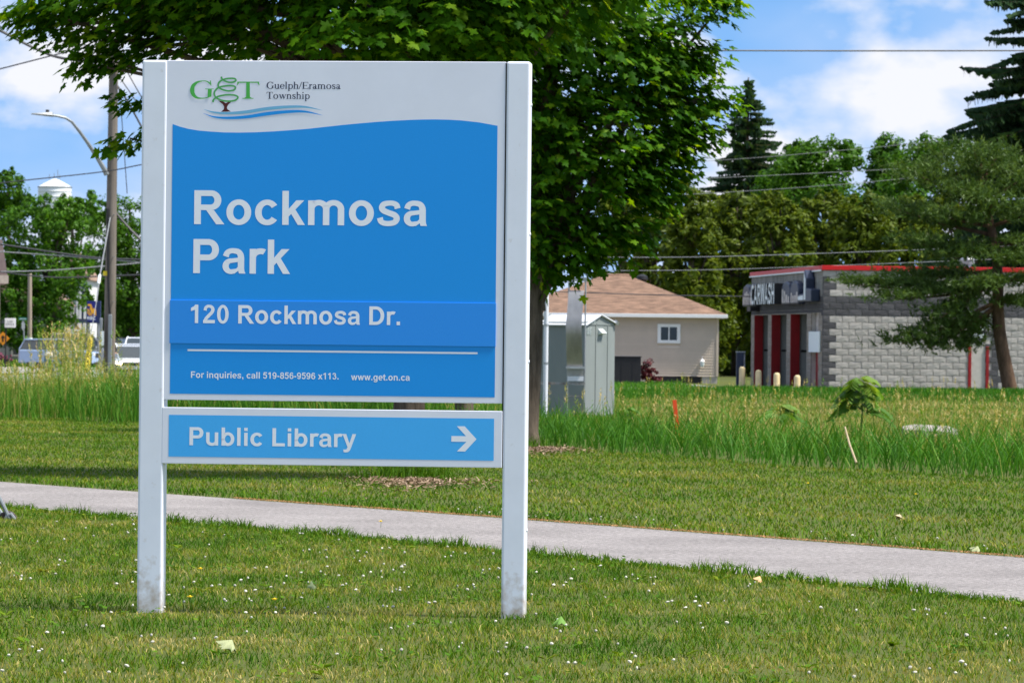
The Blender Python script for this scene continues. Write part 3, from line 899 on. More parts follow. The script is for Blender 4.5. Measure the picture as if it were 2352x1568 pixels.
def tall_patch(n, x0, x1, y0, y1, keep, hlo, hhi, wlo, whi, dry, dsd, seed, lean=(0.15, 0.6), segs=3, hf=None):
    x, y = scatter(n, x0, x1, y0, y1, keep, seed)
    g = np.random.default_rng(seed + 1)
    patch = lowfreq(x, y, seed + 2, 2.4)
    h = g.uniform(hlo, hhi, len(x)) * (1 + 0.25 * patch) * (1 if hf is None else hf(x, y))
    t = np.clip(dry(x, y) + 0.10 * patch + g.normal(0, dsd, len(x)), 0, 1)
    parts.append((blades(x, y, gz(x, y), h, g.uniform(wlo, whi, len(x)), g.uniform(*lean, len(x)), seed + 3, segs=segs), t))


vis = lambda x, y: inview(x, y, 1.5)
# front band, fresh green
tall_patch(70000, -12, 12, 40, 90, lambda x, y: (y > tall_y(x)) & (y < tall_y(x) + 9) & vis(x, y) & (x > -1.2), 0.30, 0.74, 0.009, 0.018, lambda x, y: 0.24 + 0 * x, 0.16, 100, lean=(0.2, 0.95))
tall_patch(64000, -14.5, 0, 55, 100, lambda x, y: (y > tall_y(x)) & (y < tall_y(x) + 9) & vis(x, y) & (x <= -1.2), 0.50, 1.15, 0.010, 0.020, lambda x, y: 0.34 + 0.25 * sm((-x - 7.6) / 2.5), 0.22, 110, lean=(0.1, 0.55), hf=lambda x, y: 0.5 + 0.5 * sm((x + 9.6) / 3.0))
tall_patch(26000, -12, 12, 36, 90, lambda x, y: (y > tall_y(x) - 0.9) & (y < tall_y(x) + 0.4) & vis(x, y), 0.08, 0.34, 0.008, 0.016, lambda x, y: 0.3 + 0 * x, 0.18, 170, lean=(0.3, 1.1), segs=2)
# drier field behind, on both sides
tall_patch(60000, -1, 16, 52, 108, lambda x, y: (y > tall_y(x) + 8) & vis(x, y), 0.16, 0.40, 0.012, 0.026, lambda x, y: 0.70 + 0.14 * lowfreq(x, y, 77, 9) - 0.25 * sm((3.5 - x) / 3) - 0.16 * sm(lowfreq(x, y, 78, 4)), 0.2, 120, segs=2, hf=lambda x, y: 1 - 0.62 * sm((y - 62) / 22))
tall_patch(22000, -14.5, -1, 78, 126, lambda x, y: (y > tall_y(x) + 8) & vis(x, y) & (x > -13.4), 0.40, 0.80, 0.014, 0.03, lambda x, y: 0.58 + 0 * x, 0.2, 130, segs=2)
# mown bank in front of the car wash
tall_patch(30000, 2.5, 17, 105, 123, lambda x, y: vis(x, y), 0.08, 0.17, 0.02, 0.05, lambda x, y: 0.2 + 0 * x, 0.1, 140, segs=1)
# lawn in front of the beige house and the far verge across the road
tall_patch(9000, 0, 9, 118, 150, lambda x, y: vis(x, y) & (x < 6), 0.08, 0.2, 0.03, 0.06, lambda x, y: 0.28 + 0 * x, 0.14, 150, segs=1)
tall_patch(9000, -40, -24, 244, 330, lambda x, y: inview(x, y, 3), 0.1, 0.25, 0.06, 0.12, lambda x, y: 0.2 + 0 * x, 0.12, 160, segs=1)
grass_object("meadow_grass", "tall unmown green and straw coloured grass beyond the lawn", "grass", parts, m_tall)


# tan seed heads on tall stalks
def seed_stalks(n, x, y, hlo, hhi, seed, head=0.16, hw=0.028):
    g = np.random.default_rng(seed)
    z = gz(x, y)
    h = g.uniform(hlo, hhi, len(x))
    V, Q, tint = [], [], []
    k = 0
    for i in range(len(x)):
        lx, ly = g.normal(0, 0.10, 2) * h[i]
        t = float(np.clip(g.normal(0.8, 0.12), 0, 1))
        a = g.uniform(0, math.pi)
        ca, sa = math.cos(a), math.sin(a)
        top = np.array([x[i] + lx, y[i] + ly, z[i] + h[i]])
        bot = np.array([x[i], y[i], z[i]])
        dv = np.array([ca, sa, 0])
        for w0, w1, p, q in ((0.004, 0.003, bot, top),):
            V += [p - dv * w0, p + dv * w0, q + dv * w1, q - dv * w1]
            Q.append((k, k + 1, k + 2, k + 3))
            k += 4
            tint += [t * 0.85] * 4
        ax = (top - bot) / np.linalg.norm(top - bot)
        for s in range(7):
            c = top + ax * (s / 7 * head - 0.02)
            a2 = g.uniform(0, 2 * math.pi)
            o = np.array([math.cos(a2), math.sin(a2), g.uniform(0.3, 1.2)]) * hw * (1 - s / 9)
            sd = np.array([-math.sin(a2), math.cos(a2), 0]) * hw * 0.35
            V += [c - sd, c + sd, c + o * 1.8 + sd * 0.3, c + o * 1.8 - sd * 0.3]
            Q.append((k, k + 1, k + 2, k + 3))
            k += 4
            tint += [t] * 4
    return np.array(V), np.array(Q), np.array(tint)


g = np.random.default_rng(17)
sx, sy = [], []
x, y = scatter(5200, -1, 15, 50, 100, lambda x, y: (y > tall_y(x) + 5) & vis(x, y), 200)
k = g.uniform(0, 1, len(x)) < (0.35 + 0.6 * lowfreq(x, y, 201, 6)) * (1 - 0.75 * sm((y - 60) / 20))
sx.append(x[k]); sy.append(y[k])
A = seed_stalks(0, np.concatenate(sx), np.concatenate(sy), 0.32, 0.66, 203)
xl_, yl_ = scatter(1700, -12, -5, 70, 88, lambda x, y: (y > tall_y(x) + 0.3) & vis(x, y), 202)
C_ = seed_stalks(0, xl_, yl_, 0.50, 0.86, 205, head=0.2, hw=0.034)
# the tall tan reed clumps beside the road
cx, cy = [], []
for u, Y, n in ((150, 104, 30), (175, 102, 34), (182, 106, 28), (212, 105, 10), (128, 102, 30), (265, 108, 12), (105, 100, 18), (198, 101, 16), (160, 99, 30), (143, 97, 28), (188, 98, 26), (118, 98, 24), (135, 95, 26), (168, 94, 26)):
    b = P(u, 860, Y)
    cx.append(g.normal(b.x, 0.14, n)); cy.append(g.normal(Y, 0.2, n))
cx, cy = np.concatenate(cx), np.concatenate(cy)
B = seed_stalks(0, cx, cy, 0.7, 1.55, 204, head=0.36, hw=0.05)
V = np.concatenate([A[0], B[0], C_[0]])
Q = np.concatenate([A[1], B[1] + len(A[0]), C_[1] + len(A[0]) + len(B[0])])
me = npmesh("seed_grass", V, quads=Q, tint=np.concatenate([A[2], B[2], C_[2] * 0.92]), mats=[m_tall])
tag(link(bpy.data.objects.new("seed_grass", me)), "straw coloured seed heads standing above the meadow grass", "grass", kind="stuff")

# broad-leaved weeds: flat rosettes in the lawn
g = np.random.default_rng(808)
V_, Q_, T_ = [], [], []
for i in range(150):
    yy = g.uniform(17.2, 34)
    xx = g.uniform(-1, 1) * (yy * 0.125 + 0.2)
    if yy > float(near_y(xx)) + 0.02:
        continue
    if g.uniform() > 0.35 + 0.6 * math.exp(-((float(near_y(xx)) - yy) / 1.2) ** 2):
        continue
    tt = float(np.clip(g.normal(0.48, 0.1), 0, 1))
    for k in range(int(g.integers(5, 10))):
        a = g.uniform(0, 6.283)
        L, w_, up = g.uniform(0.03, 0.075), g.uniform(0.008, 0.016), g.uniform(0.15, 0.6)
        d_, s_ = np.array([math.cos(a), math.sin(a), 0]), np.array([-math.sin(a), math.cos(a), 0])
        o_ = np.array([xx, yy, 0.012])
        m1, m2 = o_ + d_ * L * 0.45 + np.array([0, 0, L * up * 0.6]), o_ + d_ * L + np.array([0, 0, L * up * 0.75])
        k0 = len(V_)
        V_ += [o_, m1 - s_ * w_, m2, m1 + s_ * w_]
        Q_.append((k0, k0 + 1, k0 + 2, k0 + 3))
        T_ += [tt] * 4
me = npmesh("lawn_weeds", np.array(V_), quads=np.array(Q_), tint=np.array(T_), mats=[m_lawn])
tag(link(bpy.data.objects.new("lawn_weeds", me)), "broad-leaved weeds flat among the lawn grass", "weeds", kind="stuff")

# clover: low leafy patches (ground cover) and single white flower heads
n = 26000
x, y = scatter(n, -6.5, 6.5, 16.5, 41, lambda x, y: (y < near_y(x) + 0.02) & inview(x, y, 0.6), 300)
k = lowfreq(x, y, 301, 1.6) + 0.9 * np.exp(-((near_y(x) - y) / 0.5) ** 2) + 0.25 * np.random.default_rng(2).normal(0, 1, len(x)) > 0.55
x, y = x[k], y[k]
x2, y2 = scatter(16000, -6.5, 8.5, 22, 52, lambda x, y: (y > far_y(x)) & (y < far_y(x) + 1.3) & inview(x, y, 0.6), 302)
x, y = np.concatenate([x, x2]), np.concatenate([y, y2])
g = np.random.default_rng(303)
n = len(x)
s = g.uniform(0.008, 0.017, n)
z = gz(x, y) + g.uniform(0.02, 0.055, n)
a, tilt = g.uniform(0, 6.283, n), g.uniform(-0.5, 0.5, (n, 2))
Vl = []
for c, q in ((1, 0), (0, 1), (-1, 0), (0, -1)):
    ox, oy = (c * np.cos(a) - q * np.sin(a)) * s, (c * np.sin(a) + q * np.cos(a)) * s
    Vl.append(np.stack([x + ox, y + oy, z + ox * tilt[:, 0] + oy * tilt[:, 1]], -1))
me = npmesh("clover_leaves", np.stack(Vl, 1).reshape(-1, 3), quads=np.arange(4 * n).reshape(-1, 4), tint=np.repeat(np.clip(g.normal(0.25, 0.15, n), 0, 1), 4), mats=[m_lawn])
tag(link(bpy.data.objects.new("clover_leaves", me)), "low green clover leaves in patches among the lawn", "clover", kind="stuff")

m_clover = mat("white_clover_head", (0.62, 0.58, 0.47), rough=0.9, var=0.35, scale=260, rand=0.3, c2=(0.72, 0.70, 0.62))
m_stem = mat("green_stem", (0.09, 0.16, 0.03), rough=0.7)
fl = []
for q in range(3):
    mb = MB()
    n1, n2 = 7, 3
    rr = random.Random(q)
    mb.lathe([(0.002, 0.0), (0.0085, 0.003), (0.0105, 0.008), (0.008, 0.013), (0.003, 0.0155)], 8)
    mb.v = [(a + rr.uniform(-0.0016, 0.0016), b + rr.uniform(-0.0016, 0.0016), c + rr.uniform(-0.001, 0.001) + 0.05) for a, b, c in mb.v]
    mb.tube([(0, 0, 0), (0.002, 0.001, 0.051)], 0.0011, 4, mi=1, cap=False)
    fl.append(mb.mesh("clover_flower", [m_clover, m_stem]))
# flower heads thicken in drifts, most of them between the posts
g = np.random.default_rng(404)
spots = []
while len(spots) < 262:
    yy = g.uniform(17.6, 34)
    xx = g.uniform(-1, 1) * (yy * 0.1226 + 0.1)
    if yy > float(near_y(xx)) - 0.05:
        continue
    d = lowfreq(np.array(xx), np.array(yy), 405, 1.5) + 0.8 * math.exp(-((xx + 0.9) / 1.0) ** 2 - ((yy - 25) / 3) ** 2)
    if g.uniform() < 0.06 + 0.62 * float(d) and abs(xx - SX0) < 9:
        spots.append((xx, yy))
while len(spots) < 296:
    xx = g.uniform(-0.6, 5.0)
    yy = float(far_y(xx)) + abs(g.normal(0.1, 0.6))
    if abs(xx) < yy * 0.123:
        spots.append((xx, yy))
for i, (xx, yy) in enumerate(spots):
    o = link(bpy.data.objects.new("clover_flower", fl[i % 3]))
    far = yy > float(near_y(xx))
    o.location = (xx, yy, gzf(xx, yy) - 0.004)
    o.rotation_euler = (g.normal(0, 0.22), g.normal(0, 0.22), g.uniform(0, 6.28))
    k = g.uniform(0.45, 1.0)
    o.scale = (k * g.uniform(0.85, 1.25), k * g.uniform(0.85, 1.25), g.uniform(0.55, 0.95))
    if far:
        tag(o, "small white clover flower head on the lawn just beyond the path", "flower", "clover flowers beyond the path")
    else:
        tag(o, "small white clover flower head in the foreground lawn before the path", "flower", "clover flowers in the foreground lawn")


# ================================================================== TREES
m_bark = mat("grey_brown_bark", (0.105, 0.082, 0.062), rough=0.95, var=0.45, scale=9, bump=0.9, bscale=22, spec=0.1, stretch=(1, 1, 0.22))
m_bark_pine = mat("red_brown_bark", (0.12, 0.075, 0.05), rough=0.95, var=0.35, scale=9, bump=0.8, bscale=18, spec=0.1, stretch=(1, 1, 0.3))
m_maple = leafmat("maple_leaf", [(0.0, (0.018, 0.078, 0.002)), (0.4, (0.038, 0.128, 0.003)), (0.7, (0.085, 0.21, 0.006)), (1.0, (0.22, 0.35, 0.014))], trans=0.52, tcol=(1.9, 1.5, 0.25), rough=0.55, spec=0.1)
m_green_tree = leafmat("broad_leaf", [(0.0, (0.026, 0.085, 0.004)), (0.5, (0.058, 0.155, 0.008)), (1.0, (0.11, 0.23, 0.018))], trans=0.42, spec=0.15)
m_fresh_tree = leafmat("fresh_broad_leaf", [(0.0, (0.030, 0.100, 0.005)), (0.5, (0.070, 0.185, 0.012)), (1.0, (0.14, 0.28, 0.025))], trans=0.4, spec=0.15)
m_cedar = leafmat("cedar_spray", [(0.0, (0.044, 0.080, 0.005)), (0.5, (0.096, 0.142, 0.011)), (1.0, (0.19, 0.235, 0.028))], trans=0.42, spec=0.12)
m_spruce = leafmat("spruce_needles", [(0.0, (0.018, 0.048, 0.018)), (0.5, (0.042, 0.090, 0.034)), (1.0, (0.085, 0.15, 0.055))], trans=0.25, spec=0.15)
m_pine = leafmat("pine_needles", [(0.0, (0.035, 0.075, 0.012)), (0.5, (0.075, 0.135, 0.028)), (1.0, (0.15, 0.225, 0.060))], trans=0.3, spec=0.15)

# maple leaf outline: five pointed lobes, stalk at the origin
half = [(0.0, 0.02), (0.30, -0.06), (0.20, 0.16), (0.56, 0.36), (0.40, 0.42), (0.44, 0.56), (0.20, 0.52), (0.17, 0.76), (0.0, 1.02)]
outline = half + [(-x, y) for x, y in half[-2:0:-1]]
LEAF = np.array([(0.0, 0.36, 0.05)] + [(x, y, -0.10 * abs(x) - 0.06 * max(0, y - 0.4)) for x, y in outline])
NL = len(outline)
LEAF_T = np.array([(0, 1 + i, 1 + (i + 1) % NL) for i in range(NL)])


def unit(a):
    return a / np.maximum(np.linalg.norm(a, axis=-1, keepdims=True), 1e-9)


def maple(name, label, u, vbase, Y, rad, lobes, dens, seed, singles, top_v, lean=0.0):
    g = np.random.default_rng(seed)
    base = P(u, vbase, Y)
    base.z = gzf(base.x, Y)
    root = thing(name, label, "tree", base)
    pm = FPX / Y
    L = []
    for lu, lv, ru, rv, *dz in lobes:
        c = P(lu, lv, Y)
        L.append((c - base, ru / pm, rv / pm, dz[0] if dz else 0.0))
    # trunk with a flared foot
    top = P(u + lean, top_v, Y) - base
    tp = [(0, 0, -0.1), (0, 0, 0.05), (0, 0, 0.25)] + [(top.x * t + 0.03 * math.sin(7 * t + seed), 0.03 * math.cos(5 * t), top.z * t) for t in (0.2, 0.35, 0.5, 0.7, 0.85, 1.0)]
    tr = [rad * 1.55, rad * 1.35, rad * 1.12, rad, rad * 0.97, rad * 0.9, rad * 0.72, rad * 0.5, rad * 0.25]
    MB().tube(tp, tr, 14).build("trunk", m_bark, root, smooth=True)
    cs, ds, nm = [], [], []
    for c, rx, rz, dz in L:
        c = c + Vector((0, dz, 0))
        rd = min(max(rx, rz), 1.9)
        t0 = 0.3 + 0.4 * g.uniform()
        s = Vector((top.x * t0, 0, top.z * min(t0, max(0.25, (c.z - 0.5) / max(top.z, 0.1)))))
        mid = s.lerp(c, 0.5) + Vector((0, 0, 0.2 + 0.1 * abs(c.x)))
        MB().tube([s, s.lerp(mid, 0.5) + Vector((0, 0, 0.06)), mid, mid.lerp(c, 0.6), c], [rad * 0.42, rad * 0.34, rad * 0.24, rad * 0.15, rad * 0.06], 7).build("limb", m_bark, root, smooth=True)
        nt = max(8, int(dens * math.pi * rx * rz / 7))
        p = unit(g.normal(0, 1, (nt, 3))) * (g.uniform(0, 1, (nt, 1)) ** 0.42)
        pos = np.array(c) + p * np.array([rx, rd, rz])
        out = unit(np.stack([p[:, 0] * rx + c.x * 0.35, p[:, 1] * rd + c.y * 0.35, p[:, 2] * rz * 0.5], -1) + g.normal(0, 0.25, (nt, 3)))
        tw = unit(out + np.array([0, 0, -0.15]))
        side = unit(np.cross(tw, np.array([0, 0, 1.0])) + 1e-6)
        for k in range(7):
            sgn = 1 if k % 2 else -1
            q = pos + tw * (k * 0.075 - 0.2) + side * sgn * 0.03 + g.normal(0, 0.02, (nt, 3))
            d = unit(tw * (0.35 + 0.12 * k) + side * sgn * g.uniform(0.3, 0.9, (nt, 1)) + np.array([0, 0, -1.0]) * g.uniform(0.15, 0.95, (nt, 1)))
            n = unit(np.array([0, 0, 1.0]) + g.normal(0, 0.38, (nt, 3)) + 0.35 * out)
            cs.append(q); ds.append(d); nm.append(n)
    cs, ds, nm = np.concatenate(cs), np.concatenate(ds), np.concatenate(nm)
    sd = unit(np.cross(ds, nm))
    nm = unit(np.cross(sd, ds))
    size = g.uniform(0.095, 0.155, len(cs))
    tint = np.clip(g.normal(0.46, 0.24, len(cs)), 0, 1)
    # the leaves that show largest become objects of their own
    wp = cs + np.array(base)
    uu, vv = wp[:, 0] / wp[:, 1] * FPX, (EYE - wp[:, 2]) / wp[:, 1] * FPX
    infr = (np.abs(uu) < 1150) & (np.abs(vv) < 770) & ~((uu > -850) & (uu < 30) & (vv > -640))
    order = np.argsort(np.where(infr, wp[:, 1] - 6 * size, 1e9))[:singles]
    lm = []
    for q in range(6):
        me = npmesh("leaf", LEAF, tris=LEAF_T, tint=np.full(len(LEAF), 0.12 + 0.14 * q), mats=[m_maple])
        lm.append(me)
    single = np.zeros(len(cs), bool)
    for i in order:
        if not infr[i]:
            continue
        single[i] = True
        o = link(bpy.data.objects.new("leaf", lm[min(5, int(tint[i] * 6))]), root)
        M = Matrix([[sd[i][k], ds[i][k], nm[i][k], 0] for k in range(3)] + [[0, 0, 0, 1]])
        o.matrix_basis = Matrix.Translation(cs[i]) @ M @ Matrix.Scale(size[i], 4)
    r = ~single
    V = cs[r][:, None, :] + size[r][:, None, None] * (LEAF[None, :, 0:1] * sd[r][:, None] + LEAF[None, :, 1:2] * ds[r][:, None] + LEAF[None, :, 2:3] * nm[r][:, None])
    k = (np.arange(r.sum()) * len(LEAF))[:, None, None]
    me = npmesh("crown", V.reshape(-1, 3), tris=(LEAF_T[None] + k).reshape(-1, 3), tint=np.repeat(tint[r], len(LEAF)), mats=[m_maple])
    tag(link(bpy.data.objects.new("crown", me), root), kind="stuff")
    return root


maple("maple_tree", "maple whose trunk stands behind the sign beside a wood-chip patch, dark crown over the sign", 936, 1100, 43.8, 0.16,
      [(900, -230, 480, 170), (640, -40, 300, 130), (380, -20, 230, 100), (190, 5, 130, 62), (110, 60, 60, 36), (70, 20, 50, 40), (1120, -10, 300, 140), (860, 80, 320, 90), (480, 70, 180, 75), (1380, -70, 240, 90),
       (230, 95, 70, 40), (215, 150, 36, 30), (262, 142, 34, 34), (298, 318, 26, 34), (313, 235, 16, 26), (1060, 90, 200, 80), (310, 110, 60, 40), (480, -150, 320, 90), (760, -120, 340, 120)], 760, 51, 300, -150)
maple("maple_tree", "maple with bare trunk right beside the sign post and bright green low crown", 1205, 1032, 56.5, 0.165,
      [(1300, 60, 260, 160), (1470, 190, 130, 120), (1560, 250, 75, 70), (1640, 215, 42, 26), (1610, 130, 44, 40), (1600, 15, 85, 50), (1660, 10, 34, 26), (1340, 330, 200, 150), (1470, 390, 90, 90), (1270, 520, 130, 95), (1400, 520, 70, 60),
       (1170, 200, 190, 220), (1300, 600, 75, 40), (1190, 480, 130, 150), (1530, 340, 50, 60), (1225, 630, 40, 34), (1480, 100, 120, 80), (1545, 345, 66, 76), (1500, 455, 66, 66), (1430, 545, 62, 50), (1600, 300, 46, 44), (1350, 605, 50, 30), (1660, 240, 34, 22), (1550, 150, 90, 60)], 640, 52, 300, 0, lean=60)
maple("maple_tree", "maple mostly hidden behind the sign, its trunk glimpsed in the gap between the panels", 1066, 1000, 64.0, 0.135,
      [(1060, 60, 200, 180), (900, 150, 170, 130), (1150, 350, 120, 150), (980, 0, 220, 120)], 170, 53, 40, -60)

# wood chips round the maple trunks
m_chip = mat("wood_chip", (0.30, 0.20, 0.125), rough=0.95, var=0.5, scale=30)
for u, v, Y, a, b in ((950, 1122, 41.9, 0.75, 1.9), (1250, 1042, 55.2, 0.5, 1.6)):
    c = P(u, v, Y)
    g = np.random.default_rng(int(u))
    n = 1500
    rr, th = np.abs(g.normal(0, 0.62, n)), g.uniform(0, 6.283, n)
    rr = rr * (1 + 0.35 * np.sin(3 * th + 1) + 0.2 * np.sin(7 * th))
    x, y = c.x + a * rr * np.cos(th), Y + b * rr * np.sin(th)
    z = gz(x, y) + 0.02 * np.exp(-rr ** 2) + g.uniform(0.012, 0.045, n)
    ang, ln, wd = g.uniform(0, 3.14, n), g.uniform(0.02, 0.06, n), g.uniform(0.006, 0.016, n)
    ca, sa, tl = np.cos(ang), np.sin(ang), g.normal(0, 0.35, n)
    Vl = [np.stack([x + p * ln * ca - q * wd * sa, y + p * ln * sa + q * wd * ca, z + p * ln * tl + q * wd * 0.4], -1) for p, q in ((-.5, -.5), (.5, -.5), (.5, .5), (-.5, .5))]
    me = npmesh("wood_chips", np.stack(Vl, 1).reshape(-1, 3), quads=np.arange(4 * n).reshape(-1, 4), tint=np.repeat(g.uniform(0, 1, n), 4), mats=[leafmat("chips", [(0, (0.09, 0.055, 0.03)), (0.6, (0.22, 0.14, 0.085)), (1, (0.42, 0.31, 0.21))], 0.03)])
    tag(link(bpy.data.objects.new("wood_chips", me)), "tan wood chips scattered round the foot of a maple", "mulch", kind="stuff")


def tree_crown(lobes, n, size, seed, flat=0.6, shell=0.35, clump=0.28, up=0.4):
    """leaf-sized faces gathered in clumps over the lobes; lobes: (centre, rx, ry, rz) relative to the foot"""
    g = np.random.default_rng(seed)
    vol = np.array([(l[1] * l[2] * l[3]) ** 0.75 for l in lobes])
    per = 42
    C, N = [], []
    for l, k in zip(lobes, (vol / vol.sum() * n / per).astype(int) + 2):
        p = unit(g.normal(0, 1, (k, 3)))
        r = 1 - shell * g.uniform(0, 1, (k, 1)) ** 1.3 - 0.25 * (g.uniform(0, 1, (k, 1)) < 0.25)
        c = np.array(l[0]) + p * r * np.array(l[1:4])
        cr = clump * (l[1] * l[2] * l[3]) ** (1 / 3) * g.uniform(0.6, 1.25, (k, 1, 1))
        q = c[:, None] + unit(g.normal(0, 1, (k, per, 3))) * cr * g.uniform(0.3, 1, (k, per, 1)) ** 0.5
        C.append(q.reshape(-1, 3))
        N.append((unit(q - c[:, None]) * 0.8 + p[:, None] * 0.5).reshape(-1, 3))
    C, N = np.concatenate(C), np.concatenate(N)
    m = len(C)
    nrm = unit(N + np.array([0, 0, up]) + g.normal(0, 0.55, (m, 3)))
    a = unit(np.cross(nrm, g.normal(0, 1, (m, 3))))
    b = np.cross(nrm, a)
    s = size * g.uniform(0.6, 1.3, (m, 1))
    V = np.stack([C + a * s * 0.5, C + b * s * flat * 0.5, C - a * s * 0.5, C - b * s * flat * 0.5], 1)
    return V.reshape(-1, 3), np.arange(4 * m).reshape(-1, 4), np.repeat(np.clip(g.normal(0.45, 0.22, m), 0, 1), 4)


def broad_tree(name, label, u, Y, lobes_px, n, size, m, seed, trunk=0.25, group=None, crown_kw={}, bark=None):
    pm = FPX / Y
    b = P(u, 800, Y)
    b.z = gzf(b.x, Y)
    root = thing(name, label, "tree", b, group=group)
    lobes = []
    for lu, lv, ru, rv in lobes_px:
        c = P(lu, lv, Y) - b
        rx, rz = ru / pm, rv / pm
        ry = min(rx, rz * 1.1 + 0.5)
        lobes.append((c + Vector((0, rnd.uniform(-0.5, 0.5) * ry, 0)), rx, ry, rz))
    hi = max(l[0].z + l[3] * 0.5 for l in lobes)
    tx = sum(l[0].x for l in lobes) / len(lobes)
    MB().tube([(0, 0, -0.2), (0, 0, 0.3), (tx * 0.2, 0.05, hi * 0.3), (tx * 0.5, 0, hi * 0.6), (tx, 0, hi)], [trunk * 1.3, trunk, trunk * 0.85, trunk * 0.55, trunk * 0.15], 9).build("trunk", bark or m_bark, root, smooth=True)
    for l in lobes:
        s = Vector((tx * 0.3, 0, min(hi * 0.45, max(0.6, l[0].z * 0.6))))
        MB().tube([s, s.lerp(l[0], 0.5) + Vector((0, 0, 0.2)), l[0]], [trunk * 0.45, trunk * 0.3, trunk * 0.12], 6).build("limb", bark or m_bark, root, smooth=True)
    V, Q, T = tree_crown(lobes, n, size, seed, **crown_kw)
    me = npmesh("crown", V, quads=Q, tint=T, mats=[m])
    tag(link(bpy.data.objects.new("crown", me), root), kind="stuff")
    return root


def spruce(name, label, u, Y, top_v, rad_px, n_whorl, m, seed, trunk=0.2, group=None, gap=0.0, power=0.85):
    """tiered conifer: whorls of boughs with hanging sprays"""
    g = np.random.default_rng(seed)
    b = P(u, 800, Y)
    b.z = gzf(b.x, Y)
    H = (P(u, top_v, Y) - b).z
    Rm = rad_px / (FPX / Y)
    root = thing(name, label, "tree", b, group=group)
    MB().tube([(0, 0, -0.2), (0, 0, 0.4), (0, 0, H * 0.6), (0, 0, H * 0.985)], [trunk * 1.3, trunk, trunk * 0.5, 0.03], 9).build("trunk", m_bark_pine, root, smooth=True)
    V, T = [], []
    mb = MB()
    for i in range(n_whorl):
        f = (i + g.uniform(-0.3, 0.3)) / n_whorl
        z = H * (0.07 + 0.915 * f)
        L0 = Rm * max(0.03, (1 - f)) ** power
        for k in range(int(g.integers(6, 9))):
            if g.uniform() < gap:
                continue
            a = g.uniform(0, 6.283)
            L = L0 * g.uniform(0.62, 1.12)
            d = np.array([math.cos(a), math.sin(a), 0])
            s = np.array([-math.sin(a), math.cos(a), 0])
            rise, drop = g.uniform(0.0, 0.25) * L * (0.3 + f), g.uniform(0.15, 0.4) * L
            pt = lambda t: np.array([0, 0, z]) + d * L * t + np.array([0, 0, rise * t - drop * t * t + 0.10 * L * t ** 4])
            mb.tube([pt(0), pt(0.5), pt(0.95)], [0.03 + 0.008 * L, 0.02 + 0.004 * L, 0.008], 4, cap=False)
            m_ = max(5, int(L / 0.12))
            for j in range(m_):
                t = 0.15 + 0.85 * (j + g.uniform(0, 1)) / m_
                c = pt(t)
                for sg in (-1, 1):
                    ln = (0.18 + 0.34 * L * (1 - t) ** 0.8 * 0.6) * g.uniform(0.6, 1.2)
                    e = c + (s * sg * 0.75 + d * 0.55) * ln + np.array([0, 0, -ln * g.uniform(0.05, 0.6)])
                    w = np.array([0, 0, 1.0]) * 0.085 * g.uniform(0.7, 1.4) + d * 0.11
                    V += [c - w, c + w * 0.6, e + w * 0.5, e - w * 0.9]
                    T.append(g.normal(0.45, 0.2))
                hang = c + np.array([g.normal(0, 0.05), g.normal(0, 0.05), -g.uniform(0.15, 0.42)])
                w = s * 0.09
                V += [c - w, c + w, hang + w * 0.4, hang - w * 0.4]
                T.append(g.normal(0.35, 0.2))
    mb.build("boughs", m_bark_pine, root)["kind"] = "stuff"
    V = np.array(V)
    me = npmesh("crown", V, quads=np.arange(len(V)).reshape(-1, 4), tint=np.repeat(np.clip(T, 0, 1), 4), mats=[m])
    tag(link(bpy.data.objects.new("crown", me), root), kind="stuff")
    return root


# --- right: spruces, poplars, cedars
spruce("spruce_tree", "dark pointed spruce rising above the cedars beside the maple crown", 1712, 255, 168, 250, 60, m_spruce, 61, 0.3, gap=0.15, power=0.85)
spruce("spruce_tree", "tall spruce cut off by the right edge of the picture", 2480, 170, -420, 470, 74, m_spruce, 62, 0.4, gap=0.28, power=0.7)
for k, (u, Y, lobes, lab) in enumerate((
        (1900, 235, [(1880, 405, 90, 70), (1920, 362, 56, 46), (1850, 365, 52, 46), (1900, 480, 100, 90), (1955, 360, 44, 42), (1800, 400, 60, 60)], "round-topped green tree in the gap right of the dark spruce"),
        (2035, 238, [(2040, 400, 52, 84), (2030, 352, 36, 40), (2045, 470, 70, 80)], "narrow green tree standing alone against the sky beside the pine"),
        (1830, 245, [(1820, 390, 50, 60), (1800, 450, 70, 60), (1840, 350, 30, 30)], "green tree tucked against the dark spruce's flank"),
        (2110, 225, [(2120, 365, 70, 55), (2180, 345, 70, 36), (2090, 450, 80, 90), (2270, 360, 90, 50), (2340, 380, 80, 60)], "green tree whose top shows above the pine"))):
    broad_tree("poplar_tree", lab, u, Y, lobes, 9000, 0.27, m_green_tree, 70 + k, 0.25, "green trees on the skyline")
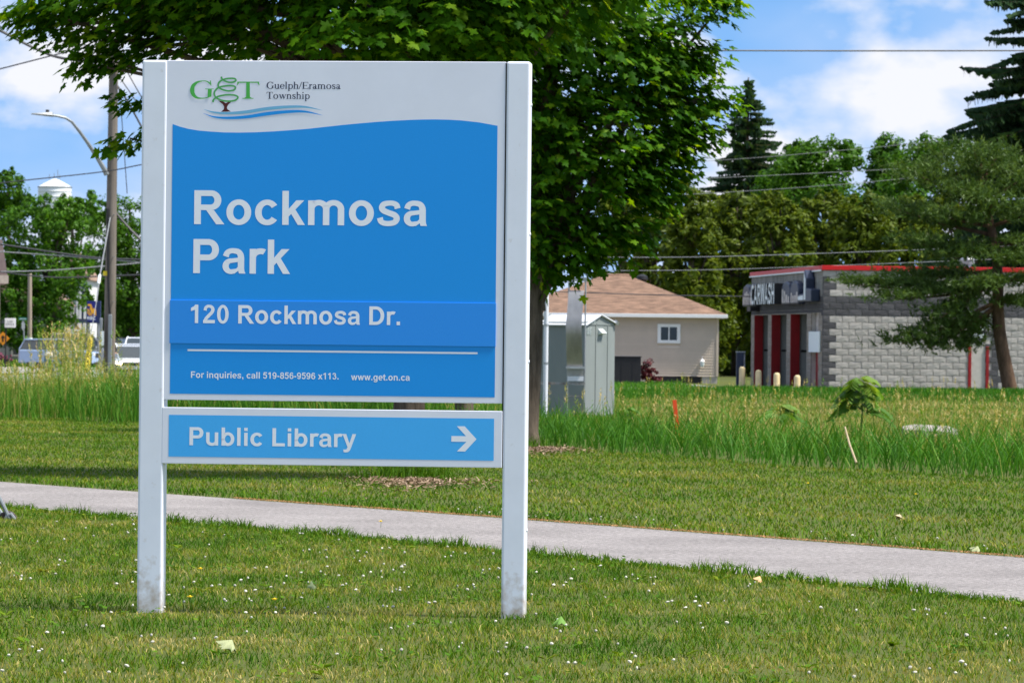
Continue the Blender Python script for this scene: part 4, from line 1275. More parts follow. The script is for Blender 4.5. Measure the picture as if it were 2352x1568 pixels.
for k, (u, Y, top, w, lab) in enumerate((
        (1500, 186, 470, 70, "olive cedar next to the maple's right edge"), (1590, 182, 425, 80, "tall olive cedar behind the beige house, below the dark spruce"),
        (1690, 190, 440, 85, "olive cedar above the gap between the house and the car wash"), (1790, 184, 452, 80, "olive cedar behind the left end of the car wash"),
        (1890, 188, 440, 85, "olive cedar behind the near corner of the car wash"), (1990, 185, 455, 85, "olive cedar behind the car wash roof, beside the pine"),
        (2090, 189, 450, 90, "olive cedar mostly hidden by the pine"), (1430, 190, 430, 70, "olive cedar behind the maple crown and the house ridge"), (2200, 192, 420, 95, "olive cedar hidden behind the pine, near the right edge"))):
    lob = [(u, 600, w, 130), (u - 10, 500, w * 0.8, 45 + (500 - top) * 0.4), (u + 12, top + 40, w * 0.55, 42), (u - 25, top + 60, w * 0.5, 40), (u + 20, 720, w * 1.05, 110), (u, 800, w * 1.1, 90), (u - 30, 560, w * 0.6, 60), (u + 35, 580, w * 0.6, 60)]
    broad_tree("cedar_tree", lab, u, Y, lob, 12500, 0.30, m_cedar, 90 + k, 0.22, "cedars in the row behind the buildings", dict(flat=0.42, clump=0.2, shell=0.3))


# --- the pine in front of the car wash: leaning trunk, long level boughs with needle tufts
def pine_tree():
    Y = 117.5
    pm = FPX / Y
    g = np.random.default_rng(123)
    b = P(2322, 908, Y)
    b.z = gzf(b.x, Y) - 0.05
    root = thing("pine_tree", "spreading pine with curved trunk in front of the grey block building", "tree", b)
    q = lambda u, v, dy=0.0: tuple(P(u, v, Y) - b + Vector((0, dy, 0)))
    tr = [(0, 0, -0.15), q(2316, 880), q(2304, 820), q(2294, 760), q(2290, 700), q(2292, 640), q(2285, 560), q(2262, 470), q(2250, 390), q(2255, 340)]
    MB().tube(tr, [0.26, 0.21, 0.19, 0.18, 0.17, 0.15, 0.13, 0.10, 0.06, 0.02], 11).build("trunk", m_bark_pine, root, smooth=True)
    boughs = [  # start v on trunk, end (u, v, depth), reach of the tufts in px
        ((2292, 690), (2060, 790, -1.2), 36), ((2292, 700), (2130, 800, -0.5), 34), ((2292, 690), (2210, 805, 0.6), 34), ((2292, 660), (1965, 655, -0.8), 30), ((2292, 650), (2040, 690, -1.5), 30),
        ((2290, 620), (2080, 640, 0.8), 38), ((2288, 640), (2150, 730, -1.2), 36), ((2285, 580), (2090, 560, -1.0), 44), ((2285, 560), (2170, 600, -1.6), 40), ((2280, 540), (2060, 480, 0.4), 46), ((2275, 520), (2150, 500, -1.4), 46),
        ((2262, 470), (2090, 400, -0.8), 44), ((2262, 460), (2160, 360, 0.3), 46), ((2255, 430), (2230, 345, -0.6), 44), ((2255, 420), (2300, 350, 0.5), 44), ((2262, 470), (2360, 400, -0.8), 48), ((2275, 520), (2400, 480, -0.4), 50),
        ((2285, 560), (2400, 560, -1.2), 48), ((2290, 640), (2420, 650, -0.6), 44), ((2292, 690), (2380, 700, -1.0), 40), ((2290, 600), (2340, 600, -1.8), 44), ((2270, 500), (2260, 470, -1.8), 44), ((2262, 480), (2200, 440, -1.5), 46), ((2290, 640), (2230, 660, -1.9), 36)]
    V, T = [], []
    for (su, sv), (eu, ev, dy), rp in boughs:
        s, e = Vector(q(su, sv)), Vector(q(eu, ev, dy))
        md = s.lerp(e, 0.5) + Vector((0, 0, -0.12 * (e - s).length * 0.5 + 0.1))
        path = [s, s.lerp(md, 0.5), md, md.lerp(e, 0.55), e]
        MB().tube(path, [0.07, 0.06, 0.045, 0.03, 0.012], 6).build("limb", m_bark_pine, root, smooth=True)
        n = int(185 * (0.6 + (e - s).length / 3))
        rr = rp / pm
        for _ in range(n):
            t = g.uniform(0.25, 1.06) ** 0.8
            c = np.array(s.lerp(e, t)) + g.normal(0, 1, 3) * np.array([rr * 0.85, rr * 1.1, rr * 0.20]) * (0.5 + 0.55 * t) + np.array([0, 0, 0.12 * t])
            tipd = unit(np.array([e.x - s.x, e.y - s.y, 0]) * 0.25 + np.array([0, 0, 0.5]) + g.normal(0, 0.45, 3))
            ti = g.normal(0.45, 0.22)
            for _k in range(11):
                d = unit(tipd * 0.6 + g.normal(0, 0.55, 3))
                ln = g.uniform(0.10, 0.21)
                w = unit(np.cross(d, g.normal(0, 1, 3))) * 0.017
                c2 = c + tipd * g.uniform(-0.08, 0.1)
                V += [c2 - w, c2 + w, c2 + d * ln]
                T.append(ti)
    V = np.array(V)
    me = npmesh("crown", V, tris=np.arange(len(V)).reshape(-1, 3), tint=np.repeat(np.clip(T, 0, 1), 3), mats=[m_pine])
    tag(link(bpy.data.objects.new("crown", me), root), kind="stuff")


pine_tree()

# --- left: street trees
LG_ = "street trees across the road"
broad_tree("street_tree", "airy grey-green tree at the left edge beside the water tower", 20, 330, [(20, 440, 46, 48), (0, 500, 60, 50), (45, 470, 32, 34), (15, 400, 20, 22)], 5200, 0.32, m_green_tree, 130, 0.3, LG_)
broad_tree("street_tree", "big bright green tree behind the slim wooden pole", 120, 300, [(60, 540, 90, 60), (140, 520, 70, 50), (110, 620, 90, 70), (60, 680, 85, 65), (150, 690, 66, 55), (180, 590, 50, 45), (30, 610, 60, 60), (85, 755, 85, 50), (165, 480, 40, 30), (100, 480, 60, 34), (20, 740, 70, 60)], 27000, 0.27, m_fresh_tree, 131, 0.4, LG_, dict(clump=0.22))
broad_tree("street_tree", "dark green tree behind the utility pole", 300, 345, [(290, 500, 70, 60), (330, 560, 80, 80), (250, 560, 60, 70), (280, 660, 90, 90), (350, 680, 80, 90), (240, 480, 36, 26), (420, 600, 100, 120), (320, 760, 120, 70), (230, 640, 60, 70), (250, 740, 80, 60)], 28000, 0.30, m_green_tree, 132, 0.4, LG_, dict(clump=0.22))
broad_tree("street_tree", "small pale tree just right of the water tower", 180, 420, [(155, 470, 26, 24), (200, 462, 30, 22), (180, 500, 60, 40), (110, 500, 40, 26)], 4200, 0.4, m_fresh_tree, 133, 0.3, LG_)
broad_tree("street_tree", "low dark tree behind the law office sign", 20, 325, [(10, 660, 60, 60), (60, 740, 60, 60), (0, 740, 50, 70), (110, 770, 60, 40)], 6500, 0.3, m_green_tree, 134, 0.3, LG_)
broad_tree("street_tree", "shadowy tree behind the parked cars", 240, 400, [(240, 700, 60, 80), (200, 640, 60, 80), (300, 740, 90, 70), (220, 770, 80, 50), (150, 700, 60, 80)], 14000, 0.38, m_green_tree, 135, 0.3, LG_)


# ================================================================== CAR WASH
m_blk = mat("grey_split_face_block", (0.40, 0.375, 0.35), rough=0.95, var=0.14, scale=7, bump=0.9, bscale=26, spec=0.15, rand=0.09)
m_blk_dark = mat("charcoal_split_face_block", (0.088, 0.086, 0.092), rough=0.95, var=0.16, scale=7, bump=0.9, bscale=26, spec=0.15, rand=0.14)
m_mortar = mat("pale_mortar", (0.50, 0.47, 0.43), rough=0.95, var=0.08)
m_red = mat("red_coping", (0.55, 0.012, 0.014), rough=0.45, var=0.06)
m_red_door = mat("dark_red_paint", (0.26, 0.006, 0.008), rough=0.5, var=0.12, scale=3)
m_grey_in = mat("grey_bay_lining", (0.30, 0.30, 0.28), rough=0.8, var=0.08, scale=2)
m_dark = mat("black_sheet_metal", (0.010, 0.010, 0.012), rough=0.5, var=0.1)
m_darkblue = mat("dark_blue_sheet_metal", (0.020, 0.030, 0.060), rough=0.45, var=0.1)
m_sheet_white = mat("white_sheet", (0.72, 0.78, 0.80), rough=0.5, var=0.02)
m_steel = mat("galvanised_steel", (0.42, 0.43, 0.44), rough=0.42, var=0.2, scale=5, metal=0.7)
m_glass = mat("dark_window_glass", (0.012, 0.014, 0.016), rough=0.08, var=0.1, spec=0.7)

CW = P(1887.5, 880, 127.9)
CWR = math.atan2(1.39, 14.0)
wash = thing("car_wash", "grey block car wash with charcoal bands, red roof edge and three wash bays", "building", (CW.x, CW.y, 0.0), CWR)
ZT = 3.74           # top of the block work, under the coping
COURSE, BLK = 0.2, 0.405
NROW = 19
WLEN = 12.6
# recessed mortar core
MB().box(0.02, WLEN, 0.02, 0.2, -0.15, ZT - 0.01).build("side_wall_core", m_mortar, wash)
MB().box(WLEN - 0.18, WLEN - 0.005, 0.201, 14.05, -0.15, ZT - 0.01).build("far_side_wall", m_blk, wash)
MB().box(0.21, WLEN - 0.2, 13.87, 14.07, -0.15, ZT - 0.01).build("back_wall", m_blk, wash)


def block_mesh(L, H, D, m, seed):
    """split-face block: chamfered joints, the outer face broken into four uneven facets. Front is -y."""
    r = random.Random(seed)
    c, e = 0.012, 0.006
    vs = [(0, D, 0), (L, D, 0), (L, D, H), (0, D, H), (0, c, 0), (L, c, 0), (L, c, H), (0, c, H)]
    f = [(e, 0, e), (L / 2, r.uniform(-0.006, 0.003), e), (L - e, 0, e), (L - e, r.uniform(-0.005, 0.003), H / 2), (L - e, 0, H - e), (L / 2, r.uniform(-0.006, 0.003), H - e), (e, 0, H - e), (e, r.uniform(-0.005, 0.003), H / 2), (L * r.uniform(0.35, 0.65), r.uniform(-0.011, -0.003), H * r.uniform(0.35, 0.65))]
    vs += f
    F = [(0, 4, 7, 3), (1, 2, 6, 5), (3, 7, 6, 2), (0, 1, 5, 4)]
    F += [(4, 5, 10, 9), (4, 9, 8), (5, 10 + 0, 10), (5, 6, 11), (5, 11, 10), (6, 12, 11), (6, 7, 13), (6, 13, 12), (7, 14, 13), (7, 4, 15), (7, 15, 14), (4, 8, 15)]
    F = [q for q in F if len(set(q)) == len(q)]
    F += [(8, 9, 16), (9, 10, 16), (10, 11, 16), (11, 12, 16), (12, 13, 16), (13, 14, 16), (14, 15, 16), (15, 8, 16)]
    mb = MB()
    mb.add(vs, F)
    return mb.mesh("block", m)


J = 0.009
BM = {}


def get_block(L, dark, seed):
    k = (round(L, 3), dark, seed % 4)
    if k not in BM:
        BM[k] = block_mesh(L - J, COURSE - J, 0.1, m_blk_dark if dark else m_blk, seed % 4 + (10 if dark else 0))
    return BM[k]


cells = []
for r in range(NROW):
    zt = ZT - r * COURSE
    band = r in (4, 5, 6)
    x = 0.0
    i = 0
    if not band and r > 0:          # quoins at the near corner, alternately short and long
        L = 0.205 if r % 2 else 0.41
        cells.append((0.0, zt, L, True))
        x = L
    elif r % 2:
        cells.append((0.0, zt, 0.205, band))
        x = 0.205
    while x < WLEN - 0.02:
        L = min(BLK, WLEN - x)
        if L < 0.06:
            break
        door = 4.52 < x + L / 2 < 5.16 and zt < 2.66
        # a second column of charcoal quoins right of the side door
        dk = band or (5.16 <= x + L / 2 < 5.16 + (0.30 if r % 2 else 0.62) and r > 6)
        if not door:
            cells.append((x, zt, L, dk))
        x += L
        i += 1
cells.sort(key=lambda c: (c[0] > 6.6, c[0]))
rest = MB()
for i, (x, zt, L, dk) in enumerate(cells):
    if i < 298:
        o = link(bpy.data.objects.new("block", get_block(L, dk, rnd.randrange(4))), wash)
        o.location = (x + J / 2, rnd.uniform(-0.004, 0.004) - 0.002, zt - COURSE + J / 2)
    else:
        rest.box(x + J / 2, x + L - J / 2, rnd.uniform(-0.008, 0.0), 0.1, zt - COURSE + J / 2, zt - J / 2, 1 if dk else 0)
rest.build("block_courses", [m_blk, m_blk_dark], wash)["kind"] = "stuff"
# side door between two red posts, with a notice over it
MB().box(4.56, 5.12, 0.03, 0.06, -0.1, 2.6).build("side_door", mat("grey_steel_door", (0.22, 0.21, 0.21), rough=0.6), wash)
for x in (4.53, 5.08):
    MB().box(x, x + 0.10, -0.03, 0.028, -0.1, 1.45).build("door_post", m_red_door, wash, bevel=0.01)
MB().box(4.60, 5.08, -0.01, 0.0, 1.62, 2.5).build("wall_notice", m_dark, wash)
for z in (1.72, 1.95, 2.25):
    MB().box(4.64, 5.04, -0.016, -0.0102, z, z + 0.12).build("notice_panel", m_sheet_white, wash)

# front wall with three bays: s runs away from the near corner
PIL = [(0.0, 0.75), (2.1, 2.9), (6.0, 6.75), (9.8, 10.5), (13.4, 14.07)]
OPEN = 2.44
for a, b in PIL:
    MB().box(0.012, 0.28, a + 0.012 + (0.1 if a == 0 else 0), b - 0.012, -0.15, OPEN - 0.02).build("bay_pillar", m_mortar, wash)
    n = 13
    for r in range(n):
        z1 = OPEN - 0.002 - r * COURSE
        if z1 < -0.1:
            break
        m = MB()
        m.box(rnd.uniform(-0.006, 0.002), 0.03, a + (0.11 if a == 0 else 0.004), b - 0.004, z1 - COURSE + J, z1)
        m.build("pillar_block", mat("tan_split_face_block", (0.27, 0.235, 0.20), rough=0.95, var=0.2, scale=8, bump=0.8, bscale=26, rand=0.12), wash, bevel=0.006, seg=1)
MB().box(0.012, 0.28, 0.11, 14.06, OPEN - 0.015, ZT - 0.01).build("lintel_wall", m_mortar, wash)
hd = MB()
for r in range(7):
    z1 = ZT - r * COURSE
    s = 0.11 if r % 2 else 0.3
    if s > 0.2:
        hd.box(-0.003, 0.05, 0.11, 0.3 - J, z1 - COURSE + J, z1, 1 if r in (4, 5, 6) else 0)
    while s < 13.95:
        e = min(s + BLK, 14.06)
        hd.box(rnd.uniform(-0.008, 0.0), 0.05, s, e - J, max(z1 - COURSE + J, OPEN), z1, 1 if r in (4, 5, 6) else 0)
        s = e
hd.build("front_block_courses", [mat("dark_grey_block", (0.26, 0.25, 0.23), rough=0.95, var=0.3, scale=2.2, bump=0.7, bscale=26, stretch=(1, 1, 0.3)), m_blk_dark], wash)["kind"] = "stuff"  # front courses: darker than the side wall, with vertically drawn-out mottling
for (a0, b0), (a1, b1) in zip(PIL, PIL[1:]):
    if b0 < 1:          # the narrow red service door by the corner
        MB().box(0.16, 0.2, b0, a1, -0.1, 1.25).build("service_door", m_red_door, wash)
        MB().box(0.15, 0.19, b0, a1, 1.252, OPEN).build("service_poster", mat("faded_poster", (0.36, 0.25, 0.22), rough=0.6, var=0.6, scale=3.5, c2=(0.55, 0.5, 0.47)), wash)
        MB().box(-0.06, -0.02, b0 - 0.5, a1 + 0.1, 1.22, 1.86).build("white_notice_board", m_sheet_white, wash, bevel=0.006)
        continue
    MB().box(0.005, 0.30, a1 - 0.03, a1 + 0.008, -0.12, OPEN - 0.003).build("red_jamb", m_red_door, wash)
    MB().box(0.31, 9.0, a1 + 0.05, a1 + 0.25, -0.12, 3.3).build("bay_partition", m_grey_in, wash)
    MB().tube([(0.35, a1 + 0.02, 1.25), (8.0, a1 + 0.02, 1.25)], 0.035, 6).build("spray_pipe", m_dark, wash)
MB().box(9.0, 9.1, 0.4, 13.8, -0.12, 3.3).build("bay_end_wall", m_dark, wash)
MB().box(0.2, WLEN - 0.2, 0.21, 13.86, 3.35, 3.5).build("roof", mat("grey_roof_deck", (0.2, 0.2, 0.2), rough=0.9), wash)
# coping: red with a white drip line
MB().box(-0.05, WLEN + 0.02, -0.06, 0.22, ZT, ZT + 0.14).build("coping", m_red, wash, bevel=0.008)
MB().box(-0.06, 0.24, 0.222, 14.1, ZT - 0.004, ZT + 0.135).build("coping", m_red, wash, bevel=0.008)
MB().box(-0.075, -0.058, 0.0, 14.1, ZT - 0.035, ZT + 0.01).build("drip_edge", m_sheet_white, wash)
# roof vent seen through the pine
MB().lathe([(0.12, 3.5), (0.12, 4.0), (0.22, 4.02), (0.24, 4.15), (0.12, 4.28)], 12, (4.9, 2.0)).build("roof_vent", m_steel, wash, smooth=True)


# raised lettering on the front: white CARWASH between two dark rounded sign cabinets and an arrow-topped emblem
def front_map(mb, depth0, depth1=None):
    """sign drawn in (s, z) as seen from outside: x of the drawing runs towards the near corner"""
    mb.v = [(y, 14.2 - x, z) for x, y, z in mb.v]
    return mb


for mb in text_shapes("CARWASH", SANS, 14.2 - 11.5, 14.2 - 6.75, 2.76, 0.66, y0=-0.42):
    n = len(mb.v)
    fs = list(mb.f)
    mb.v = mb.v + [(x, -0.04, z) for x, y, z in mb.v]
    for f in fs:
        for i in range(len(f)):
            a, b = f[i], f[(i + 1) % len(f)]
            mb.f.append((a, b, b + n, a + n))
            mb.m.append(1)
    front_map(mb, 0).build("sign_letter", [m_sheet_white, m_dark], wash)
for s0, s1 in ((11.75, 13.0), (13.0, 14.5), (3.15, 4.7), (4.75, 6.4)):
    c, w = (s0 + s1) / 2, (s1 - s0) / 2
    prof = [(c - w, 2.72), (c + w, 2.72), (c + w, 3.18), (c + w * 0.75, 3.38), (c, 3.47), (c - w * 0.75, 3.38), (c - w, 3.18)]
    o = MB().prism([(y, z) for y, z in prof], -0.24, -0.02, "x").build("sign_cabinet", m_darkblue, wash, bevel=0.05)
    fc = MB()
    for k in range(4):
        y0 = c - w * 0.85 + k * w * 0.45
        fc.box(-0.255, -0.242, y0, y0 + w * 0.24, 2.78, 3.1 + 0.12 * math.sin(k + s0))
    fc.build("sign_cabinet_lettering", mat("dull_chrome", (0.55, 0.5, 0.47), rough=0.4, var=0.4, scale=4), wash)
emb = [(0.45, 2.78), (2.9, 2.78), (2.9, 3.0), (1.75, 3.05), (1.75, 3.78), (1.35, 3.5), (1.35, 3.2), (0.45, 3.15)]
MB().prism(emb, -0.30, -0.02, "x").build("sign_emblem", m_darkblue, wash, bevel=0.03)
MB().prism([(1.42, 2.84), (1.68, 2.84), (1.68, 3.66), (1.42, 3.46)], -0.315, -0.301, "x").build("emblem_face", m_sheet_white, wash)
MB().prism([(1.85, 2.84), (2.8, 2.84), (2.8, 2.95), (1.85, 2.98)], -0.315, -0.301, "x").build("emblem_face", m_sheet_white, wash)
MB().box(-0.33, -0.02, 12.2, 12.9, 2.55, 2.70).build("sign_cabinet_bracket", m_dark, wash)

# bollards: cream concrete posts before the bays
m_boll = mat("cream_painted_bollard", (0.62, 0.50, 0.28), rough=0.6, var=0.1, scale=6)
for (u, v, Y), lab in zip(((1704, 841.5, 131), (1741.5, 849, 129), (1783.5, 855.5, 127), (1830.5, 861, 125.5)),
                          ("cream bollard nearest the beige house, by the vacuum post", "second cream bollard counting from the beige house", "third cream bollard counting from the beige house", "cream bollard closest to the car wash corner")):
    t = P(u, v, Y)
    z0 = gzf(t.x, Y) - 0.1
    o = MB().lathe([(0.095, 0), (0.095, t.z - z0 - 0.08), (0.085, t.z - z0 - 0.035), (0.055, t.z - z0 - 0.008), (0.012, t.z - z0)], 16).build("bollard", m_boll, smooth=True)
    o.location = (t.x, Y, z0)
    tag(o, lab, "bollard", "cream bollards in front of the wash bays")
vc = P(1700.5, 809, 136)
vac = thing("vacuum_station", "dark blue vacuum post standing behind the bollard nearest the beige house", "vacuum station", (vc.x, 136, 0))
MB().box(-0.14, 0.10, -0.12, 0.12, 0.0, vc.z).build("cabinet", m_darkblue, vac, bevel=0.015)
MB().box(0.102, 0.135, -0.1, 0.1, 0.15, vc.z - 0.02).build("side_panel", mat("scuffed_pale_panel", (0.4, 0.4, 0.42), rough=0.5, var=0.5, scale=8), vac)
MB().box(-0.15, 0.145, -0.13, 0.13, vc.z + 0.001, vc.z + 0.03).build("cap", m_steel, vac)

# ================================================================== BEIGE HOUSE
HY = 152.0
m_siding = mat("beige_vinyl_siding", (0.56, 0.465, 0.375), rough=0.6, var=0.05, scale=1.5, rand=0.03)
m_found = mat("concrete_foundation", (0.42, 0.38, 0.35), rough=0.9, var=0.12, scale=3)
m_trim = mat("white_aluminium_trim", (0.78, 0.78, 0.78), rough=0.4, var=0.02)
hl, hr = P(1160, 800, HY).x, P(1648.5, 800, HY).x
z_eave, z_sid, z_base = P(1500, 722, HY).z, P(1600, 864, HY).z, -0.12
house = thing("bungalow", "beige sided bungalow with brown shingled hip roof and one small window", "house", ((hl + hr) / 2, HY, 0))
W2 = (hr - hl) / 2
MB().box(-W2 + 0.05, W2 - 0.05, 0.05, 8.9, z_base, z_eave - 0.02).build("wall_core", m_siding, house)
wx0, wx1, wz0, wz1 = P(1509.5, 770, HY).x - house.location.x, P(1562, 770, HY).x - house.location.x, P(1536, 788, HY).z, P(1536, 744, HY).z
CO = 0.1
n = int((z_eave - z_sid) / CO)
for k in range(n + 1):
    z = z_sid + k * CO
    zt = min(z + CO, z_eave - 0.03)
    segs = [(-W2, W2)] if zt <= wz0 or z >= wz1 else [(-W2, wx0), (wx1, W2)]
    for a, b in segs:
        MB().add([(a, 0.0, z), (b, 0.0, z), (b, 0.032, zt), (a, 0.032, zt), (a, 0.05, z), (b, 0.05, z), (b, 0.05, zt), (a, 0.05, zt)],
                 [(0, 1, 2, 3), (0, 4, 5, 1), (3, 2, 6, 7), (0, 3, 7, 4), (1, 5, 6, 2)]).build("siding_board", m_siding, house)
    MB().add([(W2 + 0.0, 0.06, z), (W2 + 0.0, 8.9, z), (W2 - 0.018, 8.9, zt), (W2 - 0.018, 0.06, zt), (W2 - 0.05, 0.06, z), (W2 - 0.05, 8.9, z), (W2 - 0.05, 8.9, zt), (W2 - 0.05, 0.06, zt)],
             [(0, 1, 2, 3), (0, 4, 5, 1), (3, 2, 6, 7), (0, 3, 7, 4), (1, 5, 6, 2)]).build("siding_board", m_siding, house)
MB().box(W2 - 0.06, W2 + 0.02, -0.02, 0.059, z_sid, z_eave - 0.03).build("corner_trim", m_siding, house)
fx = P(1612, 875, HY).x - house.location.x
MB().box(fx, W2 - 0.02, 0.02, 0.049, z_base, z_sid - 0.002).build("foundation", m_found, house)
MB().box(P(1505, 875, HY).x - house.location.x, fx - 0.002, 0.03, 0.048, z_base, z_sid - 0.002).build("recess_shade_panel", m_dark, house)  # flat black panel painting the shade of a low opening
wn_ = MB()
wn_.box(wx0, wx1, -0.03, 0.02, wz0, wz0 + 0.11)
wn_.box(wx0, wx1, -0.03, 0.02, wz1 - 0.11, wz1)
wn_.box(wx0, wx0 + 0.12, -0.03, 0.02, wz0 + 0.11, wz1 - 0.11)
wn_.box(wx1 - 0.12, wx1, -0.03, 0.02, wz0 + 0.11, wz1 - 0.11)
wo = thing("window", None, None)
wo.parent = house
wn_.build("window_frame", m_trim, wo)
cxm = (wx0 + wx1) / 2
for a, b in ((wx0 + 0.12, cxm - 0.02), (cxm + 0.02, wx1 - 0.12)):
    MB().box(a, b, 0.008, 0.018, wz0 + 0.11, wz1 - 0.11).build("pane", m_glass, wo)
MB().box(cxm - 0.02, cxm + 0.02, -0.015, 0.02, wz0 + 0.11, wz1 - 0.11).build("mullion", m_trim, wo)
# hip roof with rows of shingles stepped in the mesh
m_shing = mat("brown_asphalt_shingles", (0.215, 0.132, 0.092), rough=0.95, var=0.42, scale=2.2, bump=0.5, bscale=20, stretch=(1.0, 3.0, 6.0), c2=(0.33, 0.205, 0.14))
ex = P(1668, 722, HY).x - house.location.x
el = -ex
zr = P(1415, 632, HY + 4.6).z
ze = z_eave + 0.02
ridge = (P(1388, 632, HY + 4.6).x - house.location.x, P(1440, 632, HY + 4.6).x - house.location.x)
y0, y1 = -0.32, 9.3
rf = MB()
NS = 30
for k in range(NS):
    t0, t1 = k / NS, (k + 1) / NS
    q = lambda t, lift: [(el + (ridge[0] - el) * t, y0 + (4.45 - y0) * t, ze + (zr - ze) * t + lift), (ex + (ridge[1] - ex) * t, y0 + (4.45 - y0) * t, ze + (zr - ze) * t + lift),
                         (ex + (ridge[1] - ex) * t, y1 + (4.46 - y1) * t, ze + (zr - ze) * t + lift), (el + (ridge[0] - el) * t, y1 + (4.46 - y1) * t, ze + (zr - ze) * t + lift)]
    A, B = q(t0, 0.012), q(t1, 0.0)
    A0 = q(t0, -0.004)
    for i in range(4):
        j = (i + 1) % 4
        rf.add([A[i], A[j], B[j], B[i]], [(0, 1, 2, 3)])
        rf.add([A0[i], A0[j], A[j], A[i]], [(0, 1, 2, 3)])
roof = rf.build("roof", m_shing, house)
MB().tube([(ridge[0] - 0.1, 4.45, zr), (ridge[1] + 0.1, 4.45, zr)], 0.05, 8).build("ridge_cap", m_shing, roof)
MB().box(el, ex, y0 - 0.03, y0 - 0.002, ze - 0.13, ze + 0.0).build("gutter", m_trim, house, bevel=0.01)
MB().box(ex + 0.002, ex + 0.03, y0, y1, ze - 0.13, ze + 0.0).build("gutter", m_trim, house, bevel=0.01)
MB().box(el + 0.01, ex - 0.01, y0 + 0.01, y1 - 0.01, ze - 0.05, ze - 0.02).build("soffit", m_trim, house)
vt = P(1478, 640, HY + 4)
MB().lathe([(0.14, vt.z - 0.9), (0.14, vt.z - 0.05), (0.22, vt.z), (0.2, vt.z + 0.12), (0.05, vt.z + 0.2)], 10, (vt.x - house.location.x, 6.0)).build("roof_vent", m_dark, house, smooth=True)
lp = P(1612, 834, HY)
ln = thing("wall_lantern", None, None)
ln.parent = house
q = (lp.x - house.location.x, -0.09)
MB().lathe([(0.05, lp.z - 0.13), (0.07, lp.z - 0.1), (0.08, lp.z + 0.06)], 8, q).build("lantern_glass", m_sheet_white, ln, smooth=True)
MB().lathe([(0.10, lp.z + 0.062), (0.05, lp.z + 0.13), (0.012, lp.z + 0.17), (0.01, lp.z + 0.22)], 8, q).build("lantern_cap", m_trim, ln, smooth=True)
MB().box(q[0] - 0.02, q[0] + 0.02, -0.08, 0.0, lp.z + 0.0, lp.z + 0.03).build("lantern_bracket", m_trim, ln)

# black trailer-like box and red-leaved shrub in front of the house
bx = P(1439, 850, 146)
z1 = P(1439, 820.5, 146).z
o = thing("black_container", "matt black metal container standing against the beige house behind the grey shed", "container", (bx.x, 146, 0))
hw = (P(1471.5, 850, 146).x - P(1395, 850, 146).x) / 2
cxc = P((1471.5 + 1395) / 2, 850, 146).x - bx.x
MB().box(cxc - hw, cxc + hw, 0, 2.2, -0.1, z1).build("body", m_dark, o, bevel=0.02)
MB().box(cxc - hw - 0.02, cxc + hw + 0.02, -0.03, 2.23, z1 + 0.001, z1 + 0.04).build("lid", m_dark, o)
for k in range(3):
    MB().box(cxc - hw + 0.1 + k * hw * 0.66, cxc - hw + 0.14 + k * hw * 0.66, -0.012, -0.001, 0.05, z1 - 0.05).build("rib", m_dark, o)
m_redleaf = leafmat("red_barberry_leaf", [(0, (0.04, 0.004, 0.006)), (0.6, (0.10, 0.010, 0.015)), (1, (0.17, 0.025, 0.03))], 0.2, (1.4, 0.6, 0.6))
sb = P(1486, 870, 148)
rs = thing("red_shrub", "dark red leaved shrub between the black container and the house wall", "shrub", (sb.x, 148, 0))
V, Q, T = tree_crown([(Vector((0, 0, 0.42)), 0.36, 0.35, 0.42), (Vector((0.22, -0.1, 0.25)), 0.3, 0.3, 0.3)], 1600, 0.09, 5)
tag(link(bpy.data.objects.new("crown", npmesh("crown", V, quads=Q, tint=T, mats=[m_redleaf])), rs), kind="stuff")
MB().tube([(0, 0, -0.1), (0.02, 0, 0.4)], [0.04, 0.02], 6).build("stem", m_bark, rs)

# ================================================================== GREY METAL SHED, STEEL FRAME WITH CHUTE, PIPE POST
m_shed = mat("grey_green_sheet_metal", (0.215, 0.240, 0.238), rough=0.5, var=0.07, scale=1.6, stretch=(1, 1, 0.4))
m_shed_roof = mat("white_roof_sheet", (0.66, 0.68, 0.74), rough=0.5, var=0.04)
m_rust = mat("rusty_steel", (0.20, 0.13, 0.09), rough=0.85, var=0.5, scale=9, c2=(0.30, 0.31, 0.32))
ZS = lambda x, y, Y: P((1690 + x / 3.408) / 1.407, (880 + y / 3.408) / 1.407, Y)
SHY = 80.0
corner = ZS(683, 1400, SHY)
SA = R(35)
shed = thing("metal_shed", "small grey-green metal shed with louvred vents and a gabled end beside the maple", "shed", (corner.x, SHY, 0), 0)
A_len, B_len = 1.0, 1.0
ax, bx_ = Vector((-math.cos(SA), math.sin(SA), 0)), Vector((math.sin(SA), math.cos(SA), 0))
zwall = ZS(683, 560, SHY).z
zpk = ZS(770, 476, SHY + 0.35).z


def sp(a, b, z, o=0.0):
    """point on the shed: a along the left face, b along the right face, from the shared corner; o outwards of the right face"""
    return tuple(ax * a + bx_ * b + Vector((0, 0, z)))


def slab(name, quad, m, parent, thick=0.012):
    q = [Vector(p) for p in quad]
    n = (q[1] - q[0]).cross(q[3] - q[0]).normalized() * thick
    k = len(q)
    return MB().add([tuple(p) for p in q] + [tuple(p - n) for p in q], [tuple(range(k)), tuple(range(2 * k - 1, k - 1, -1))] + [(i, i + k, (i + 1) % k + k, (i + 1) % k) for i in range(k)]).build(name, m, parent)


